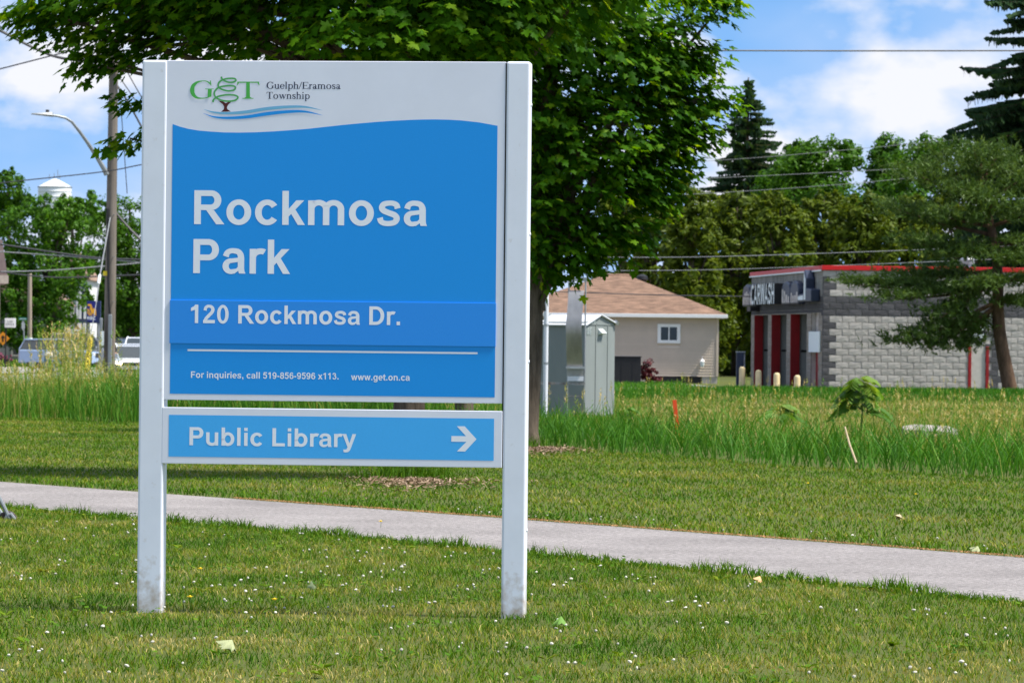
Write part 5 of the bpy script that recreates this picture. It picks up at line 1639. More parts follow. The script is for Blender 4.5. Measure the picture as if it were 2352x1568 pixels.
AL, BL = 1.05, 1.0
MB().add([sp(0, 0, 0), sp(AL, 0, 0), sp(AL, BL, 0), sp(0, BL, 0), sp(0, 0, zwall), sp(AL, 0, zwall), sp(AL, BL, zwall), sp(0, BL, zwall), sp(0, BL * 0.45, zpk), sp(AL, BL * 0.45, zpk)],
         [(0, 1, 5, 4), (0, 4, 8, 7, 3), (1, 2, 6, 9, 5), (2, 3, 7, 6), (0, 3, 2, 1), (4, 5, 9, 8), (7, 8, 9, 6)]).build("body", m_shed, shed)
for b0, z0, b1, z1 in ((-0.06, zwall - 0.03, BL * 0.45, zpk + 0.02), (BL * 0.45, zpk + 0.02, BL + 0.06, zwall - 0.02)):
    slab("roof_sheet", [sp(-0.05, b0, z0), sp(-0.05, b1, z1), sp(AL + 0.05, b1, z1), sp(AL + 0.05, b0, z0)][::1 if b0 < 0 else -1], m_shed_roof, shed, 0.02)
# standing seams on both faces
for b in (0.33, 0.74):
    MB().add([sp(-0.012, b, 0), sp(-0.012, b + 0.025, 0), sp(0.002, b + 0.025, 0), sp(0.002, b, 0), sp(-0.012, b, zwall), sp(-0.012, b + 0.025, zwall), sp(0.002, b + 0.025, zwall), sp(0.002, b, zwall)],
             [(3, 2, 1, 0), (4, 5, 6, 7), (0, 1, 5, 4), (1, 2, 6, 5), (2, 3, 7, 6), (3, 0, 4, 7)]).build("seam", m_shed, shed)
MB().add([sp(-0.012, 0.02, zwall - 0.03), sp(-0.012, BL, zwall - 0.03), sp(-0.012, BL, zwall), sp(-0.012, 0.02, zwall), sp(0.001, 0.02, zwall - 0.03), sp(0.001, BL, zwall - 0.03), sp(0.001, BL, zwall), sp(0.001, 0.02, zwall)],
         [(0, 1, 2, 3), (4, 5, 6, 7), (0, 1, 5, 4), (1, 2, 6, 5), (2, 3, 7, 6), (3, 0, 4, 7)]).build("seam", m_shed, shed)
# louvred vents: rows of white slots
for zc0, rows, b0, nb in ((zpk - 0.085, 3, 0.08, 3), (zwall - 0.09, 5, 0.02, 2)):
    for r in range(rows):
        for k in range(nb):
            b, z = b0 + k * 0.085, zc0 - r * 0.028
            slab("vent_slot", [sp(-0.004, b, z - 0.016), sp(-0.014, b, z), sp(-0.014, b + 0.07, z), sp(-0.004, b + 0.07, z - 0.016)], m_sheet_white, shed, 0.004)
hz = ZS(850, 650, SHY).z
MB().add([sp(-0.001, 0.42, hz + 0.05), sp(-0.001, 0.58, hz + 0.05), sp(-0.10, 0.58, hz - 0.03), sp(-0.10, 0.42, hz - 0.03), sp(-0.001, 0.42, hz - 0.06), sp(-0.001, 0.58, hz - 0.06)],
         [(0, 3, 2, 1), (0, 4, 3), (1, 2, 5), (3, 4, 5, 2), (0, 1, 5, 4)]).build("exhaust_hood", m_sheet_white, shed)
MB().tube([sp(-0.02, BL, zwall), sp(-0.05, BL + 0.02, zwall + 0.05)], [0.06, 0.05], 8).build("roof_fitting", m_steel, shed)
# steel frame with the bent sheet chute, in front of the shed's left face
FY = 78.6
fb = ZS(590, 1400, FY)
frame = thing("steel_chute_frame", "upright steel frame carrying a bent bare-metal chute in front of the grey shed", "frame", (fb.x, FY, 0))
fq = lambda x, y, dy=0.0: tuple(ZS(x, y, FY) - Vector((fb.x, FY, 0)) + Vector((0, dy, 0)))
for x0, xb in ((506, 484), (690, 672)):
    MB().tube([(fq(xb, 1400)[0], 0.05, -0.05), fq(x0, 60, 0.05)], 0.017, 6).build("upright", m_steel, frame)
a, b = fq(440, 72), fq(705, 88)
MB().box(a[0], b[0], -0.03, 0.03, a[2] - 0.045, a[2] + 0.03).build("top_beam", m_steel, frame)
prof = [(510, 676, 200, 0.02), (498, 668, 232, -0.02), (490, 660, 350, -0.06), (478, 648, 480, -0.13), (468, 643, 575, -0.17), (470, 643, 690, -0.16), (474, 648, 850, -0.12), (480, 655, 1030, -0.06), (482, 660, 1060, -0.05)]
vs = []
for l_, r_, y, dy in prof:
    vs += [fq(l_, y, dy), fq(r_, y, dy)]
k = len(vs)
vs += [(x, y + 0.02, z) for x, y, z in vs]
fs = []
for i in range(0, k - 2, 2):
    fs += [(i, i + 1, i + 3, i + 2), (k + i, k + i + 2, k + i + 3, k + i + 1), (i, i + 2, k + i + 2, k + i), (i + 1, k + i + 1, k + i + 3, i + 3)]
MB().add(vs, fs).build("chute", mat("brushed_bare_metal", (0.36, 0.345, 0.33), rough=0.38, var=0.25, scale=2.0, metal=0.75, stretch=(1, 1, 0.5)), frame, smooth=True)
a, b = fq(470, 1032, -0.1), fq(680, 1060, -0.1)
MB().box(a[0], b[0], -0.12, -0.06, b[2], a[2]).build("cross_bar", m_steel, frame)
a, b = fq(482, 1062), fq(664, 1140)
MB().box(a[0], b[0], -0.03, -0.02, b[2], a[2]).build("lower_plate", mat("brushed_bare_metal", (0.36, 0.345, 0.33)), frame)
a, b = fq(487, 1142), fq(664, 1195)
MB().box(a[0], b[0], -0.06, -0.045, b[2], a[2]).build("pale_plate", m_shed_roof, frame)
a, b = fq(175, 1205), fq(680, 1238)
MB().box(a[0], b[0], -0.05, 0.0, b[2], a[2]).build("rusty_beam", m_rust, frame)
a, b = fq(470, 1355), fq(660, 1368)
MB().box(a[0], b[0], -0.02, 0.01, b[2], a[2]).build("bottom_rail", m_rust, frame)
pp = ZS(243, 1400, 77.8)
pipe = thing("pipe_post", "white painted pipe post with a flared top standing between the maple and the grey shed", "post", (pp.x, 77.8, 0))
t = ZS(258, 100, 77.8)
MB().tube([(0, 0, -0.05), (t.x - pp.x, 0, t.z)], 0.045, 12).build("pipe", m_shed_roof, pipe, smooth=True)
t2 = ZS(250, 40, 77.8)
MB().tube([(t.x - pp.x, 0, t.z + 0.005), (t2.x - pp.x, 0, t2.z)], [0.06, 0.09], 12).build("flared_top", m_shed_roof, pipe, smooth=True)
for y in (590, 1010):
    z = ZS(243, y, 77.8).z
    MB().tube([((t.x - pp.x) * z / t.z, 0, z), ((t.x - pp.x) * z / t.z, 0, z + 0.04)], 0.05, 12).build("collar", m_steel, pipe, smooth=True)


# ================================================================== UTILITY POLES, WIRES
m_pole = mat("weathered_wood_pole", (0.175, 0.150, 0.130), rough=0.95, var=0.25, scale=5, bump=0.5, bscale=14, stretch=(1, 1, 0.12), spec=0.1)
m_wire = mat("black_cable", (0.035, 0.037, 0.045), rough=0.5, var=0.05)
m_wire_pale = mat("bare_aluminium_cable", (0.24, 0.25, 0.26), rough=0.4, var=0.1)
m_galv = mat("dull_grey_steel", (0.25, 0.27, 0.29), rough=0.5, var=0.12, scale=4, metal=0.3)
m_yellow = mat("yellow_plastic", (0.75, 0.56, 0.02), rough=0.5, var=0.05)
PY = 130.0
pb_ = P(250, 868, PY)
pole = thing("utility_pole", "thick grey wooden utility pole with a curved street lamp arm, left of the sign", "utility pole", (pb_.x, PY, gzf(pb_.x, PY)))
o0 = Vector((pb_.x, PY, gzf(pb_.x, PY)))
pq = lambda u, v, dy=0.0: Vector(P(u, v, PY)) - o0 + Vector((0, dy, 0))
bot = Vector((0, 0, -0.2))
top = pq(262, 95)
MB().tube([bot, bot.lerp(top, 0.3), bot.lerp(top, 0.7), top], [0.185, 0.175, 0.155, 0.135], 14).build("shaft", m_pole, pole, smooth=True)
# lamp arm and head
pts = [pq(246, 402, -0.15), pq(241, 390, -0.2), pq(225, 362, -0.3), pq(205, 330, -0.5), pq(188, 305, -0.7), pq(172, 284, -0.85), pq(158, 275, -0.95), pq(140, 271, -1.05), pq(128, 269.5, -1.1)]
MB().tube([tuple(p) for p in pts], [0.085, 0.08, 0.07, 0.06, 0.052, 0.046, 0.042, 0.04, 0.04], 8).build("lamp_arm", m_galv, pole, smooth=True)
h0, h1 = pq(130, 269.5, -1.1), pq(84, 267.5, -1.4)
lamp = MB()
n = 9
for i in range(n):
    t = i / (n - 1)
    c = h0.lerp(h1, t)
    w = 0.17 * (1 - 0.75 * t ** 2.2)
    hh = 0.085 * (1 - 0.8 * t)
    lamp.v += [(c.x, c.y - w, c.z), (c.x, c.y - w * 0.7, c.z + hh), (c.x, c.y + w * 0.7, c.z + hh), (c.x, c.y + w, c.z), (c.x, c.y + w * 0.8, c.z - 0.05 * (1 - 0.6 * t)), (c.x, c.y - w * 0.8, c.z - 0.05 * (1 - 0.6 * t))]
for i in range(n - 1):
    for k in range(6):
        lamp.f.append((i * 6 + k, i * 6 + (k + 1) % 6, i * 6 + 6 + (k + 1) % 6, i * 6 + 6 + k))
        lamp.m.append(0)
lamp.f += [(5, 4, 3, 2, 1, 0), tuple(range((n - 1) * 6, n * 6))]
lamp.m += [0, 0]
lh = lamp.build("lamp_head", m_galv, pole, smooth=True)
c = h0.lerp(h1, 0.25)
mb = MB().lathe([(0.055, 0.06), (0.055, 0.14), (0.04, 0.16)], 10)
mb.v = [(x + c.x, y + c.y, z + c.z) for x, y, z in mb.v]
mb.build("photocell", m_dark, lh, smooth=True)
for u0, u1, v0 in ((250.5, 259.0, 722), (231.0, 237.5, 730)):
    a, b = pq(u0, v0, -0.24), pq(u1, v0, -0.24)
    MB().box(a.x, b.x, -0.30, -0.17, -0.2, a.z).build("conduit_cover", m_galv, pole, bevel=0.02)
cab = [pq(248, 480, -0.19), pq(249, 560, -0.19), pq(250, 640, -0.2), pq(252, 700, -0.2), pq(254, 724, -0.2)]
MB().tube([tuple(p) for p in cab], 0.035, 6).build("riser_cable", m_dark, pole, smooth=True)
a = pq(243, 628, -0.185)
MB().box(a.x - 0.06, a.x + 0.06, -0.2, -0.185, a.z - 0.07, a.z + 0.07).build("yellow_tag", m_yellow, pole)
a = pq(237, 775, -0.2)
MB().box(a.x - 0.05, a.x + 0.05, -0.32, -0.305, a.z - 0.25, a.z + 0.2).build("number_plate", m_sheet_white, pole)
for z0 in (1.2, 2.9, 4.3, 5.6, 7.4):
    MB().tube([(0.1, -0.14, z0), (0.16, -0.22, z0)], 0.012, 5).build("step_bolt", m_galv, pole)
ch = pq(262, 160)
MB().box(-0.75 + ch.x, 0.75 + ch.x, -0.25, -0.14, ch.z - 0.05, ch.z + 0.06).build("cross_arm", m_pole, pole)
for dx in (-0.65, 0.62):
    mb = MB().lathe([(0.02, 0), (0.05, 0.03), (0.03, 0.07), (0.05, 0.1), (0.02, 0.15)], 8)
    mb.v = [(x + ch.x + dx, y - 0.2, z + ch.z + 0.06) for x, y, z in mb.v]
    mb.build("insulator", m_darkblue, pole, smooth=True)
# guy wire from the pole down to its yellow guard
guy = thing("guy_wire", "pale guy wire slanting from the utility pole down to its yellow guard", "guy wire", (pb_.x, PY, 0))
gq = lambda u, v, Y: tuple(Vector(P(u, v, Y)) - Vector((pb_.x, PY, 0)))
MB().tube([gq(253, 500, 129.8), gq(228, 640, 127.5), gq(221, 695, 126.6)], 0.02, 6).build("wire", m_wire_pale, guy)
MB().tube([gq(229, 632, 127.6), gq(226, 652, 127.3)], 0.045, 8).build("insulator", m_sheet_white, guy)
MB().tube([gq(221, 695, 126.6), gq(207, 780, 125.2)], 0.012, 6).build("lower_wire", m_wire_pale, guy)
MB().tube([gq(207, 778, 125.2), gq(199, 850, 124.0)], [0.075, 0.085], 8).build("guard", m_yellow, guy, smooth=True)

sl = P(68, 822, 285)
slim = thing("slim_pole", "slim bare wooden pole with a white band in front of the bright green tree", "utility pole", (sl.x, 285, gzf(sl.x, 285)))
t = P(68.5, 628, 285)
MB().tube([(0, 0, -0.2), (t.x - sl.x, 0, t.z - gzf(sl.x, 285))], [0.165, 0.14], 10).build("shaft", mat("tan_wood_pole", (0.33, 0.27, 0.215), rough=0.95, var=0.2, scale=4, stretch=(1, 1, 0.1)), slim, smooth=True)
zb = P(68, 780, 285).z - gzf(sl.x, 285)
MB().tube([(0, 0, zb - 0.15), (0, 0, zb + 0.15)], 0.185, 10).build("white_band", m_sheet_white, slim, smooth=True)
fpl = P(203, 800, 350)
farp = thing("far_pole", "grey wooden pole far behind, between the white house and the bank sign", "utility pole", (fpl.x, 350, gzf(fpl.x, 350)))
t = P(203.5, 570, 350)
MB().tube([(0, 0, -0.2), (t.x - fpl.x, 0, t.z + 0.3)], [0.17, 0.13], 9).build("shaft", m_pole, farp, smooth=True)
MB().box(-0.5, 0.5, -0.16, -0.06, t.z - 0.4, t.z - 0.3).build("cross_arm", m_pole, farp)


def wire(label, pts, rad, m=None, n=None, group="overhead wires"):
    P3 = [Vector(P(u, v, Y)) for u, v, Y in pts]
    c = catmull([tuple(p) for p in P3], 8)
    o = MB().tube([tuple(p) for p in c], rad, 5, cap=False).build("overhead_wire", m or m_wire)
    return tag(o, label, "wire", group)


wire("thin dark wire crossing the sky at the upper right", [(1500, 116, 92), (1900, 117.5, 93), (2420, 117, 94)], 0.017)
wire("bright wire running level above the car wash roof", [(1380, 591, 145), (1635, 589.6, 145), (2052, 576, 145), (2420, 560, 145)], 0.012, m_wire_pale)
wire("dark and bright wire touching the car wash coping", [(1380, 622, 146), (1635, 619.6, 146), (1890, 611, 146), (2420, 590, 146)], 0.011, m_wire_pale)
wire("lowest of the three pale wires slanting up across the cedars", [(1450, 455, 175), (1563, 448, 175), (1836, 431, 175), (2090, 409, 175), (2420, 370, 175)], 0.011, m_wire_pale)
wire("middle pale wire slanting up across the cedar tops", [(1450, 418, 175), (1563, 413, 175), (2062, 388, 175), (2420, 362, 175)], 0.011, m_wire_pale)
wire("highest pale wire crossing the dark spruce", [(1560, 376, 175), (1599, 372, 175), (1829, 355, 175), (2420, 300, 175)], 0.010, m_wire_pale)
wire("dark wire sagging across the brown roof of the beige house", [(1200, 667, 140), (1258, 669, 140), (1539, 678, 140), (1900, 683, 140)], 0.017)
wire("wire leaving the upper left corner just under the maple leaves", [(-60, 46, 130), (32, 50, 130), (262, 92, 130)], 0.02)
wire("thick twisted cable drooping from the left edge to the pole top", [(-60, 44, 130), (0, 71, 130), (89, 116, 130), (152, 136, 130), (262, 147, 130)], 0.045)
wire("thin wire rising from the left edge to the pole top", [(-60, 172, 131), (0, 159, 131), (165, 117, 131), (262, 96, 131)], 0.022)
wire("thin wire passing over the water tower", [(-40, 426, 128), (33, 417, 128), (235, 395, 128), (322, 379, 128), (430, 360, 128)], 0.018)
wire("steep service wire from the pole top, farthest right of its fan", [(272, 128, 131), (300, 180, 131), (340, 250, 131)], 0.018)
wire("thick steep cable running from the pole to the sign post", [(270, 198, 131), (297, 240, 131), (340, 320, 131)], 0.032)
wire("thin steep wire in the middle of the fan right of the pole", [(272, 175, 131), (300, 215, 131), (345, 285, 131)], 0.018)
wire("hair-thin wire dropping almost straight right of the pole", [(273, 205, 131), (281, 290, 131), (292, 445, 131)], 0.014)
wire("upper dark cable of the low bundle across the street", [(-40, 556, 200), (0, 561, 200), (203, 590, 200), (319, 596, 200), (430, 600, 200)], 0.045)
wire("pale wire just below the upper cable of the street bundle", [(-40, 575, 200), (0, 578, 200), (150, 588, 200), (319, 602, 200), (430, 610, 200)], 0.03, m_wire_pale)
wire("wire rising to the right across the street trees", [(-40, 625, 210), (0, 624, 210), (130, 620, 210), (319, 604, 210), (430, 596, 210)], 0.03, m_wire_pale)
wire("lowest dark cable over the street", [(-40, 622, 210), (0, 624, 210), (127, 637, 210), (319, 631, 210), (430, 628, 210)], 0.035)
wire("dark cable leaving the pole down behind the sign post", [(262, 480, 131), (273, 497, 131), (319, 547, 131), (420, 640, 131)], 0.04)

# ================================================================== WATER TOWER
WY = 1200.0
wb = P(122, 800, WY)
tower = thing("water_tower", "white round water tower with a shallow domed roof above the distant trees", "water tower", (wb.x, WY, 0))
rw = 38.3 / (FPX / WY)
zt = P(122, 430, WY).z
za = P(122, 411, WY).z
m_tower = mat("white_tower_paint", (0.78, 0.80, 0.83), rough=0.45, var=0.03, scale=0.3)
MB().lathe([(rw, -2), (rw, zt - 0.02)], 40).build("tank", m_tower, tower, smooth=True)
MB().lathe([(rw * 1.03, zt), (rw * 0.62, zt + (za - zt) * 0.48), (rw * 0.3, zt + (za - zt) * 0.8), (0.4, za)], 40).build("dome_roof", m_tower, tower, smooth=True)
for v in (440, 452, 466):
    z = P(122, v, WY).z
    MB().lathe([(rw + 0.01, z - 0.12), (rw + 0.14, z - 0.06), (rw + 0.14, z + 0.06), (rw + 0.01, z + 0.12)], 40).build("weld_band", m_tower, tower, smooth=True)
MB().lathe([(rw * 1.032, zt - 0.15), (rw * 1.04, zt), (rw * 1.032, zt + 0.12)], 40).build("eave_rim", m_galv, tower, smooth=True)
for dx, hh in ((0.8, 2.6), (-1.6, 1.4), (1.4, 1.2), (-0.2, 1.6)):
    MB().tube([(dx, 0, za - 0.3), (dx, 0, za + hh)], 0.09, 5).build("antenna", m_galv, tower)

# ================================================================== STREET SCENE ON THE LEFT
m_wsid = mat("white_clapboard", (0.74, 0.74, 0.76), rough=0.6, var=0.05, scale=3, stretch=(0.2, 0.2, 6))
m_navytrim = mat("slate_blue_trim", (0.055, 0.075, 0.12), rough=0.6)
m_brownroof = mat("brown_porch_roof", (0.24, 0.16, 0.12), rough=0.9, var=0.2, scale=3)
VY = 330.0
v0 = P(178, 800, VY)
vz = gzf(v0.x, VY)
vic = thing("white_house", "white clapboard house with slate trim and a brown porch roof behind the green tree", "house", (v0.x, VY, vz))
vq = lambda u, v: (P(u, v, VY).x - v0.x, P(u, v, VY).z - vz)
xa, xb = vq(120, 700)[0], vq(200, 700)[0]
zt_ = vq(170, 640)[1]
MB().box(xa, xb, 0, 8, -0.2, zt_).build("wall", m_wsid, vic)
MB().prism([(xa - 0.3, zt_ - 0.1), (xb + 0.3, zt_ - 0.1), ((xa + xb) / 2, zt_ + 2.2)], -0.3, 8.3, "y").build("roof", m_brownroof, vic)
for u0, u1, w0, w1 in ((157, 168, 660, 690), (163, 172, 700, 735)):
    a, b = vq(u0, w1), vq(u1, w0)
    w = thing("window", None, None)
    w.parent = vic
    MB().box(a[0], b[0], -0.08, -0.02, a[1], b[1]).build("window_frame", m_navytrim, w)
    MB().box(a[0] + 0.08, b[0] - 0.08, -0.10, -0.082, a[1] + 0.1, b[1] - 0.1).build("pane", m_glass, w)
a, b = vq(176, 800), vq(205, 655)
MB().box(a[0], b[0], -0.6, -0.05, -0.2, b[1]).build("slate_bay", m_navytrim, vic)
for u in (180, 186.5, 197):
    x = vq(u, 700)[0]
    MB().box(x - 0.11, x + 0.11, -0.95, -0.72, -0.2, vq(u, 742)[1]).build("porch_column", m_trim, vic)
    MB().box(x - 0.09, x + 0.09, -0.72, -0.62, vq(u, 732)[1], vq(u, 660)[1]).build("trim_board", m_trim, vic)
a, b = vq(146, 757), vq(190, 741)
MB().prism([(a[0], a[1]), (b[0], a[1]), (b[0] - 0.5, b[1]), (a[0] + 0.2, b[1])], -1.8, -0.01, "y").build("porch_roof", m_brownroof, vic)
MB().box(a[0], b[0], -1.85, -1.801, a[1] - 0.12, a[1] + 0.03).build("porch_fascia", m_trim, vic)

# low grey building with a basement window
m_greysid = mat("dark_grey_siding", (0.20, 0.20, 0.19), rough=0.7, var=0.08, scale=2, stretch=(0.3, 0.3, 5))  # plain dark grey siding colour, faintly mottled
LY = 312.0
l0 = P(50, 815, LY)
lz = gzf(l0.x, LY)
law = thing("grey_office_house", "low grey sided house with one dark square window beside the street sign", "house", (l0.x, LY, lz))
lq = lambda u, v: (P(u, v, LY).x - l0.x, P(u, v, LY).z - lz)
MB().box(lq(-60, 800)[0], lq(148, 800)[0], 0, 7, -0.3, lq(50, 700)[1]).build("wall", m_greysid, law)
MB().prism([(lq(-70, 0)[0], lq(0, 700)[1]), (lq(158, 0)[0], lq(0, 700)[1]), (lq(110, 0)[0], lq(0, 650)[1]), (lq(-40, 0)[0], lq(0, 650)[1])], -0.5, 7.5, "y").build("roof", m_brownroof, law)
a, b = lq(25.5, 818), lq(54.5, 787)
w = thing("window", None, None)
w.parent = law
fr = MB()
fr.box(a[0], b[0], -0.06, -0.01, a[1], a[1] + 0.13)
fr.box(a[0], b[0], -0.06, -0.01, b[1] - 0.13, b[1])
fr.box(a[0], a[0] + 0.13, -0.06, -0.01, a[1] + 0.13, b[1] - 0.13)
fr.box(b[0] - 0.13, b[0], -0.06, -0.01, a[1] + 0.13, b[1] - 0.13)
fr.build("window_frame", mat("taupe_window_frame", (0.36, 0.33, 0.29), rough=0.6), w)
MB().box(a[0] + 0.13, b[0] - 0.13, -0.03, -0.012, a[1] + 0.13, b[1] - 0.13).build("pane", m_glass, w)

# eave of the brown-roofed house at the very left edge
EY = 230.0
e0 = P(-60, 830, EY)
ez = gzf(e0.x, EY)
eh = thing("edge_house", "house at the left edge of which only the brown sloping eave shows", "house", (e0.x, EY, ez), R(8.5))
eq = lambda u, v: (P(u, v, EY).x - e0.x, P(u, v, EY).z - ez)
MB().box(eq(-160, 800)[0], eq(-1, 800)[0], 0.5, 9, -0.2, eq(0, 648)[1]).build("wall", mat("tan_siding", (0.36, 0.29, 0.24), rough=0.7), eh)
MB().prism([eq(19, 650), eq(16, 628), eq(5, 553), eq(-3, 545), eq(-160, 545), eq(-180, 650)], 0, 9.5, "y").build("roof", mat("mauve_brown_shingles", (0.21, 0.155, 0.145), rough=0.9, var=0.15, scale=3), eh)
MB().box(eq(-180, 650)[0], eq(18.8, 650)[0], -0.04, -0.002, eq(0, 651)[1], eq(0, 632)[1]).build("fascia", mat("pale_tan_fascia", (0.42, 0.35, 0.29), rough=0.6), eh)

# LAW OFFICE sign on a dark post
LYs = 240.0
s0, s1 = P(10.4, 752, LYs), P(35.9, 731, LYs)
lo = thing("law_office_sign", "white LAW OFFICE sign board at the left edge", "sign", (s0.x, LYs, gzf(s0.x, LYs)))
gz0 = gzf(s0.x, LYs)
w_, b_, t_ = s1.x - s0.x, s0.z - gz0, s1.z - gz0
MB().box(0, w_, 0, 0.08, b_, t_).build("board", mat("white_sign_board", (0.82, 0.84, 0.86), rough=0.4, var=0.02), lo, bevel=0.02)
MB().tube([(0.06, 0.14, -0.2), (0.06, 0.14, t_ + 0.3)], 0.04, 8).build("post", m_dark, lo)
hh = (t_ - b_) * 0.2
letters("LAW", SANS, w_ * 0.28, w_ * 0.74, b_ + (t_ - b_) * 0.54, hh, m_galv, lo, y0=-0.006)
letters("OFFICE", SANS, w_ * 0.13, w_ * 0.89, b_ + (t_ - b_) * 0.25, hh, m_galv, lo, y0=-0.006)

# street name sign with the stop sign edge-on
NY = 262.0
n0 = P(58, 822, NY)
ng = gzf(n0.x, NY)
st = thing("street_name_sign", "green street name blade on a thin post with a sign plate seen edge-on", "street sign", (n0.x, NY, ng))
nq = lambda u, v: (P(u, v, NY).x - n0.x, P(u, v, NY).z - ng)
t = nq(53.5, 735)
MB().tube([(0, 0, -0.2), (t[0], 0, t[1])], 0.045, 8).build("post", m_galv, st, smooth=True)
a, b = nq(43.2, 735), nq(62, 729)
MB().box(a[0], b[0], -0.06, -0.03, a[1], b[1]).build("name_blade", mat("street_sign_green", (0.0, 0.16, 0.11), rough=0.4), st)
bar = MB()
for k in range(7):
    bar.box(a[0] + 0.06 + k * 0.06, a[0] + 0.09 + k * 0.06, -0.066, -0.061, a[1] + 0.05, b[1] - 0.05)
bar.build("blade_lettering", m_sheet_white, st)
c = nq(53.5, 748)
mb = MB()
mb.prism([(0.3 * math.cos(R(22.5 + 45 * k)), 0.3 * math.sin(R(22.5 + 45 * k))) for k in range(8)], -0.012, 0.012, "x")
ca, sa = math.cos(R(-14)), math.sin(R(-14))
mb.v = [(c[0] + x * ca - y * sa, x * sa + y * ca - 0.06, c[1] + z) for x, y, z in mb.v]
mb.build("plate", m_galv, st)
# orange diamond on its own post
OY = 258.0
q0 = P(12.5, 815, OY)
og = gzf(q0.x, OY)
dm = thing("warning_sign", "orange diamond warning sign on a thin post above the planter", "road sign", (q0.x, OY, og))
c = P(7, 777, OY)
MB().tube([(0, 0, -0.2), (0, 0, c.z - og)], 0.035, 8).build("post", m_galv, dm)
rr_ = 0.42
mb = MB().prism([(c.x - q0.x + rr_ * x, c.z - og + rr_ * y) for x, y in ((0, -1), (1, 0), (0, 1), (-1, 0))], -0.07, -0.05, "y")
mb.build("plate", mat("orange_sign_face", (0.80, 0.28, 0.01), rough=0.45), dm)
MB().prism([(c.x - q0.x + x, c.z - og + y) for x, y in ((-0.05, -0.2), (0.05, -0.2), (0.05, 0.05), (0.14, 0.05), (0, 0.2), (-0.14, 0.05), (-0.05, 0.05))], -0.08, -0.072, "y").build("symbol", m_dark, dm)
# planter with pink flowers
p0_ = P(8, 838, 250)
plt = thing("flower_planter", "dark square planter full of pink flowers at the left edge of the road", "planter", (p0_.x, 250, gzf(p0_.x, 250)))
MB().add([(-0.3, -0.3, -0.05), (0.3, -0.3, -0.05), (0.3, 0.3, -0.05), (-0.3, 0.3, -0.05), (-0.4, -0.4, 0.42), (0.4, -0.4, 0.42), (0.4, 0.4, 0.42), (-0.4, 0.4, 0.42)], [(3, 2, 1, 0), (4, 5, 6, 7), (0, 1, 5, 4), (1, 2, 6, 5), (2, 3, 7, 6), (3, 0, 4, 7)]).build("tub", mat("dark_planter", (0.05, 0.04, 0.04), rough=0.8), plt)
V, Q, T = tree_crown([(Vector((-0.1, 0, 0.55)), 0.5, 0.4, 0.2), (Vector((0.3, 0, 0.5)), 0.3, 0.3, 0.18)], 700, 0.10, 9)
tag(link(bpy.data.objects.new("flowers", npmesh("flowers", V, quads=Q, tint=T, mats=[leafmat("pink_petals", [(0, (0.03, 0.06, 0.015)), (0.45, (0.25, 0.04, 0.10)), (1, (0.6, 0.18, 0.3))], 0.2, (1.2, 0.8, 0.9))])), plt), kind="stuff")

# bank sign: dark blue box, lion shield and letters
BY = 236.0
b0, b1 = P(199, 742, BY), P(231, 691, BY)
bg_ = gzf(b0.x, BY)
bank = thing("bank_sign", "dark blue lit-box bank sign with a golden lion above the letters RBC", "sign", (b0.x, BY, bg_))
w_, z0, z1 = b1.x - b0.x, b0.z - bg_, b1.z - bg_
m_rbc = mat("royal_blue_panel", (0.008, 0.012, 0.16), rough=0.35)
m_rbc2 = mat("navy_panel", (0.006, 0.016, 0.075), rough=0.4)
m_gold = mat("golden_yellow_vinyl", (0.72, 0.36, 0.015), rough=0.5)
MB().box(0, w_, 0.0, 0.25, z0, z1).build("cabinet", m_rbc2, bank, bevel=0.02)
sw = w_ * 0.70
zz = lambda f: z0 + (z1 - z0) * f
shield = [(0.02, zz(0.97)), (sw, zz(0.97)), (sw, zz(0.12))] + [(sw * (1 - k / 6), zz(0.12 - 0.05 * math.sin(math.pi * k / 6))) for k in range(1, 6)] + [(0.02, zz(0.12))]
MB().prism(shield, -0.012, -0.002, "y").build("shield", m_rbc, bank)
lion = [[(0.06, 0.82), (0.2, 0.86), (0.42, 0.86), (0.52, 0.80), (0.40, 0.74), (0.30, 0.78), (0.12, 0.77)],
        [(0.34, 0.74), (0.55, 0.76), (0.60, 0.64), (0.75, 0.68), (0.95, 0.62), (0.98, 0.44), (0.90, 0.36), (0.80, 0.42), (0.62, 0.44), (0.50, 0.40), (0.42, 0.54), (0.30, 0.62)],
        [(0.05, 0.66), (0.22, 0.60), (0.48, 0.40), (0.60, 0.34), (0.44, 0.36), (0.20, 0.52), (0.05, 0.58)],
        [(0.05, 0.54), (0.20, 0.46), (0.42, 0.33), (0.28, 0.34), (0.12, 0.42), (0.05, 0.46)], [(0.70, 0.42), (0.80, 0.42), (0.84, 0.34), (0.72, 0.34)], [(0.90, 0.38), (0.97, 0.42), (0.99, 0.33), (0.90, 0.33)]]
for k, q in enumerate(lion):
    MB().prism([(x * sw, zz(y)) for x, y in q], -0.018 - 0.0005 * k, -0.0125, "y").build("lion", m_gold, bank)
letters("RBC", SANS, 0.03, sw * 0.93, zz(0.16), (z1 - z0) * 0.14, m_sheet_white, bank, y0=-0.015)
MB().tube([(w_ * 0.15, 0.12, -0.2), (w_ * 0.15, 0.12, z0 - 0.002)], 0.06, 8).build("post", m_galv, bank)
MB().tube([(w_ * 0.85, 0.12, -0.2), (w_ * 0.85, 0.12, z0 - 0.002)], 0.06, 8).build("post", m_galv, bank)


